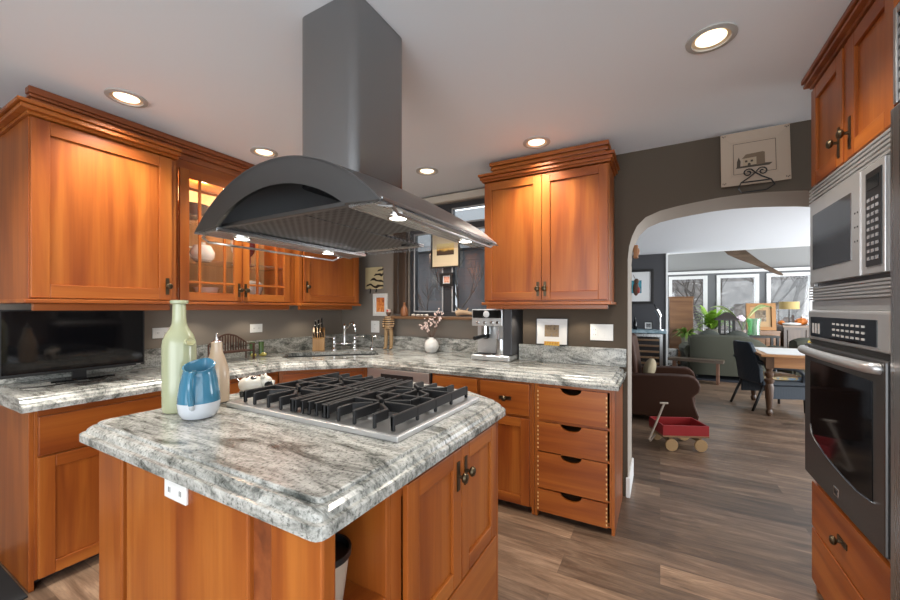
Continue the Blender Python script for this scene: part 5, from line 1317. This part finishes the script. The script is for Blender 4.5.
# hanging carved blade
leafw = wood('carved blade wood', 0, (.05, .034, .022), (.095, .062, .04), (.14, .095, .062))
hc = thing('hanging_carving', 'long brown carved wooden leaf hanging below the sunroom ceiling', 'carving', (1.30, 9.8, 2.60))
b = MB(); rings = []
for x, z, hw in ((-.25, .20, .02), (-.10, .09, .12), (.02, -.02, .16), (.2, -.17, .12), (.42, -.33, .07), (.62, -.47, .05), (.76, -.56, .04), (.84, -.61, .01)):
    c = Vector((x, 0, z)); sd = Vector((.5, .3, .8)).normalized()
    rings.append([tuple(c-sd*hw), tuple(c+Vector((.01, 0, .014))), tuple(c+sd*hw), tuple(c-Vector((.01, 0, .014)))])
b.loft(rings); b.build('leaf', leafw, hc)
MB().tube([(-.12, 0, .11), (-.12, 0, .21)], .004, 6).build('cord', blackplastic, hc)

# ================================================================== OUTSIDE
snow = mat('snowy ground', (.72, .73, .76), .9)
struct(sbox('ground', snow, -20, 45, 11.2, 60, -.6, -.5), 'snow covered ground outside', 'ground')
struct(sbox('ground_yard', snow, -20, -1.2, 3.4, 11.2, -.6, -.5), 'snow covered yard outside the kitchen', 'ground')
hillm = art('bare wooded hill', [(.32, (.018, .014, .012)), (.5, (.055, .045, .04)), (.66, (.12, .105, .095)), (.75, (.4, .4, .4))], 1.6, (1, 1, 1), 2.0)
b = MB(); random.seed(3); prev = None
xs = [-30+3*i for i in range(32)]
rings = []
for yy, hh in ((30, 0), (34, 6), (42, 10), (52, 13)):
    rings.append([(x, yy+random.uniform(-1, 1), -.6+hh*(.85+.3*random.random())) for x in xs])
b.loft(rings, closed=False, cap=False); struct(b.build('wooded_hillside', hillm), 'brown wooded hillside beyond the snow', 'hillside')
barkm = mat('grey brown bark', (.05, .04, .034), .9)
def tree(label, loc, seed, h_=5.0, group=None):
    random.seed(seed); b = MB()
    def grow(p, d, l, r, dep):
        q = p+d*l; mid = p+d*l*.5+Vector((random.uniform(-1, 1), random.uniform(-1, 1), 0))*l*.06
        b.tube([p, mid, q], r, 5, r*.62)
        if dep == 0: return
        for k in range(3 if dep > 1 else 4):
            nd = (d+Vector((random.uniform(-1, 1), random.uniform(-1, 1), random.uniform(-.25, .7)))*.75).normalized(); grow(q-d*l*random.uniform(0, .35), nd, l*random.uniform(.6, .8), r*.55, dep-1)
    grow(Vector((0, 0, 0)), Vector((random.uniform(-.08, .08), random.uniform(-.08, .08), 1)).normalized(), h_*.32, h_*.018, 4)
    return tag(b.build('bare_tree', barkm, loc=loc), label, 'tree', group)
TL = ['bare tree in the snow left behind the far windows', 'bare tree outside the first far window', 'bare tree between first and second far windows', 'bare tree outside the second far window', 'bare tree behind gold framed picture outdoors', 'bare tree outside the third far window', 'bare tree at the right outside the third far window']
for i, (x, y) in enumerate(((1.2, 17), (2.2, 19.5), (3.0, 16.5), (4.6, 20), (5.2, 16), (6.8, 18), (8.0, 21))):
    tree(TL[i], (x, y, -.5), 20+i, 5.2, 'bare trees outside the far windows')
tree('bare tree outside the kitchen window', (-2.75, 5.2, -.5), 51, 3.4)
nb = thing('neighbour_shed', 'dark grey sided outbuilding outside the kitchen window', 'building', (-4.2, 6.6, -.5))
sid = mat('dark grey siding', (.02, .021, .023), .7)
_s = N(sid, 'ShaderNodeSeparateXYZ'); L(sid, coords(sid), _s.inputs[0]); _m = N(sid, 'ShaderNodeMath', operation='FRACT'); _k = N(sid, 'ShaderNodeMath', operation='MULTIPLY'); _k.inputs[1].default_value = 6.5; L(sid, _s.outputs[2], _k.inputs[0]); L(sid, _k.outputs[0], _m.inputs[0])
bump(sid, _m.outputs[0], .9, .03)
MB().box(-3.5, 3.0, 0, 2.5, 0, 2.95).build('wall', sid, nb)
b = MB(); b.prism([(-.35, 2.95), (1.25, 4.0), (2.85, 2.95), (2.85, 3.05), (1.25, 4.12), (-.35, 3.05)], -3.7, 3.2, 'x'); b.build('roof', mat('dusted snow roof', (.12, .125, .13), .8), nb)
for x in (.55, 1.35, -.6): MB().box(x, x+.16, -.03, -.001, 0, 2.3).build('corner_board', mat('pale grey board', (.45, .46, .47), .7), nb)
MB().box(-1.9, -1.0, -.03, -.001, .9, 2.0).build('window', mat('pale shed window', (.4, .42, .45), .3), nb)
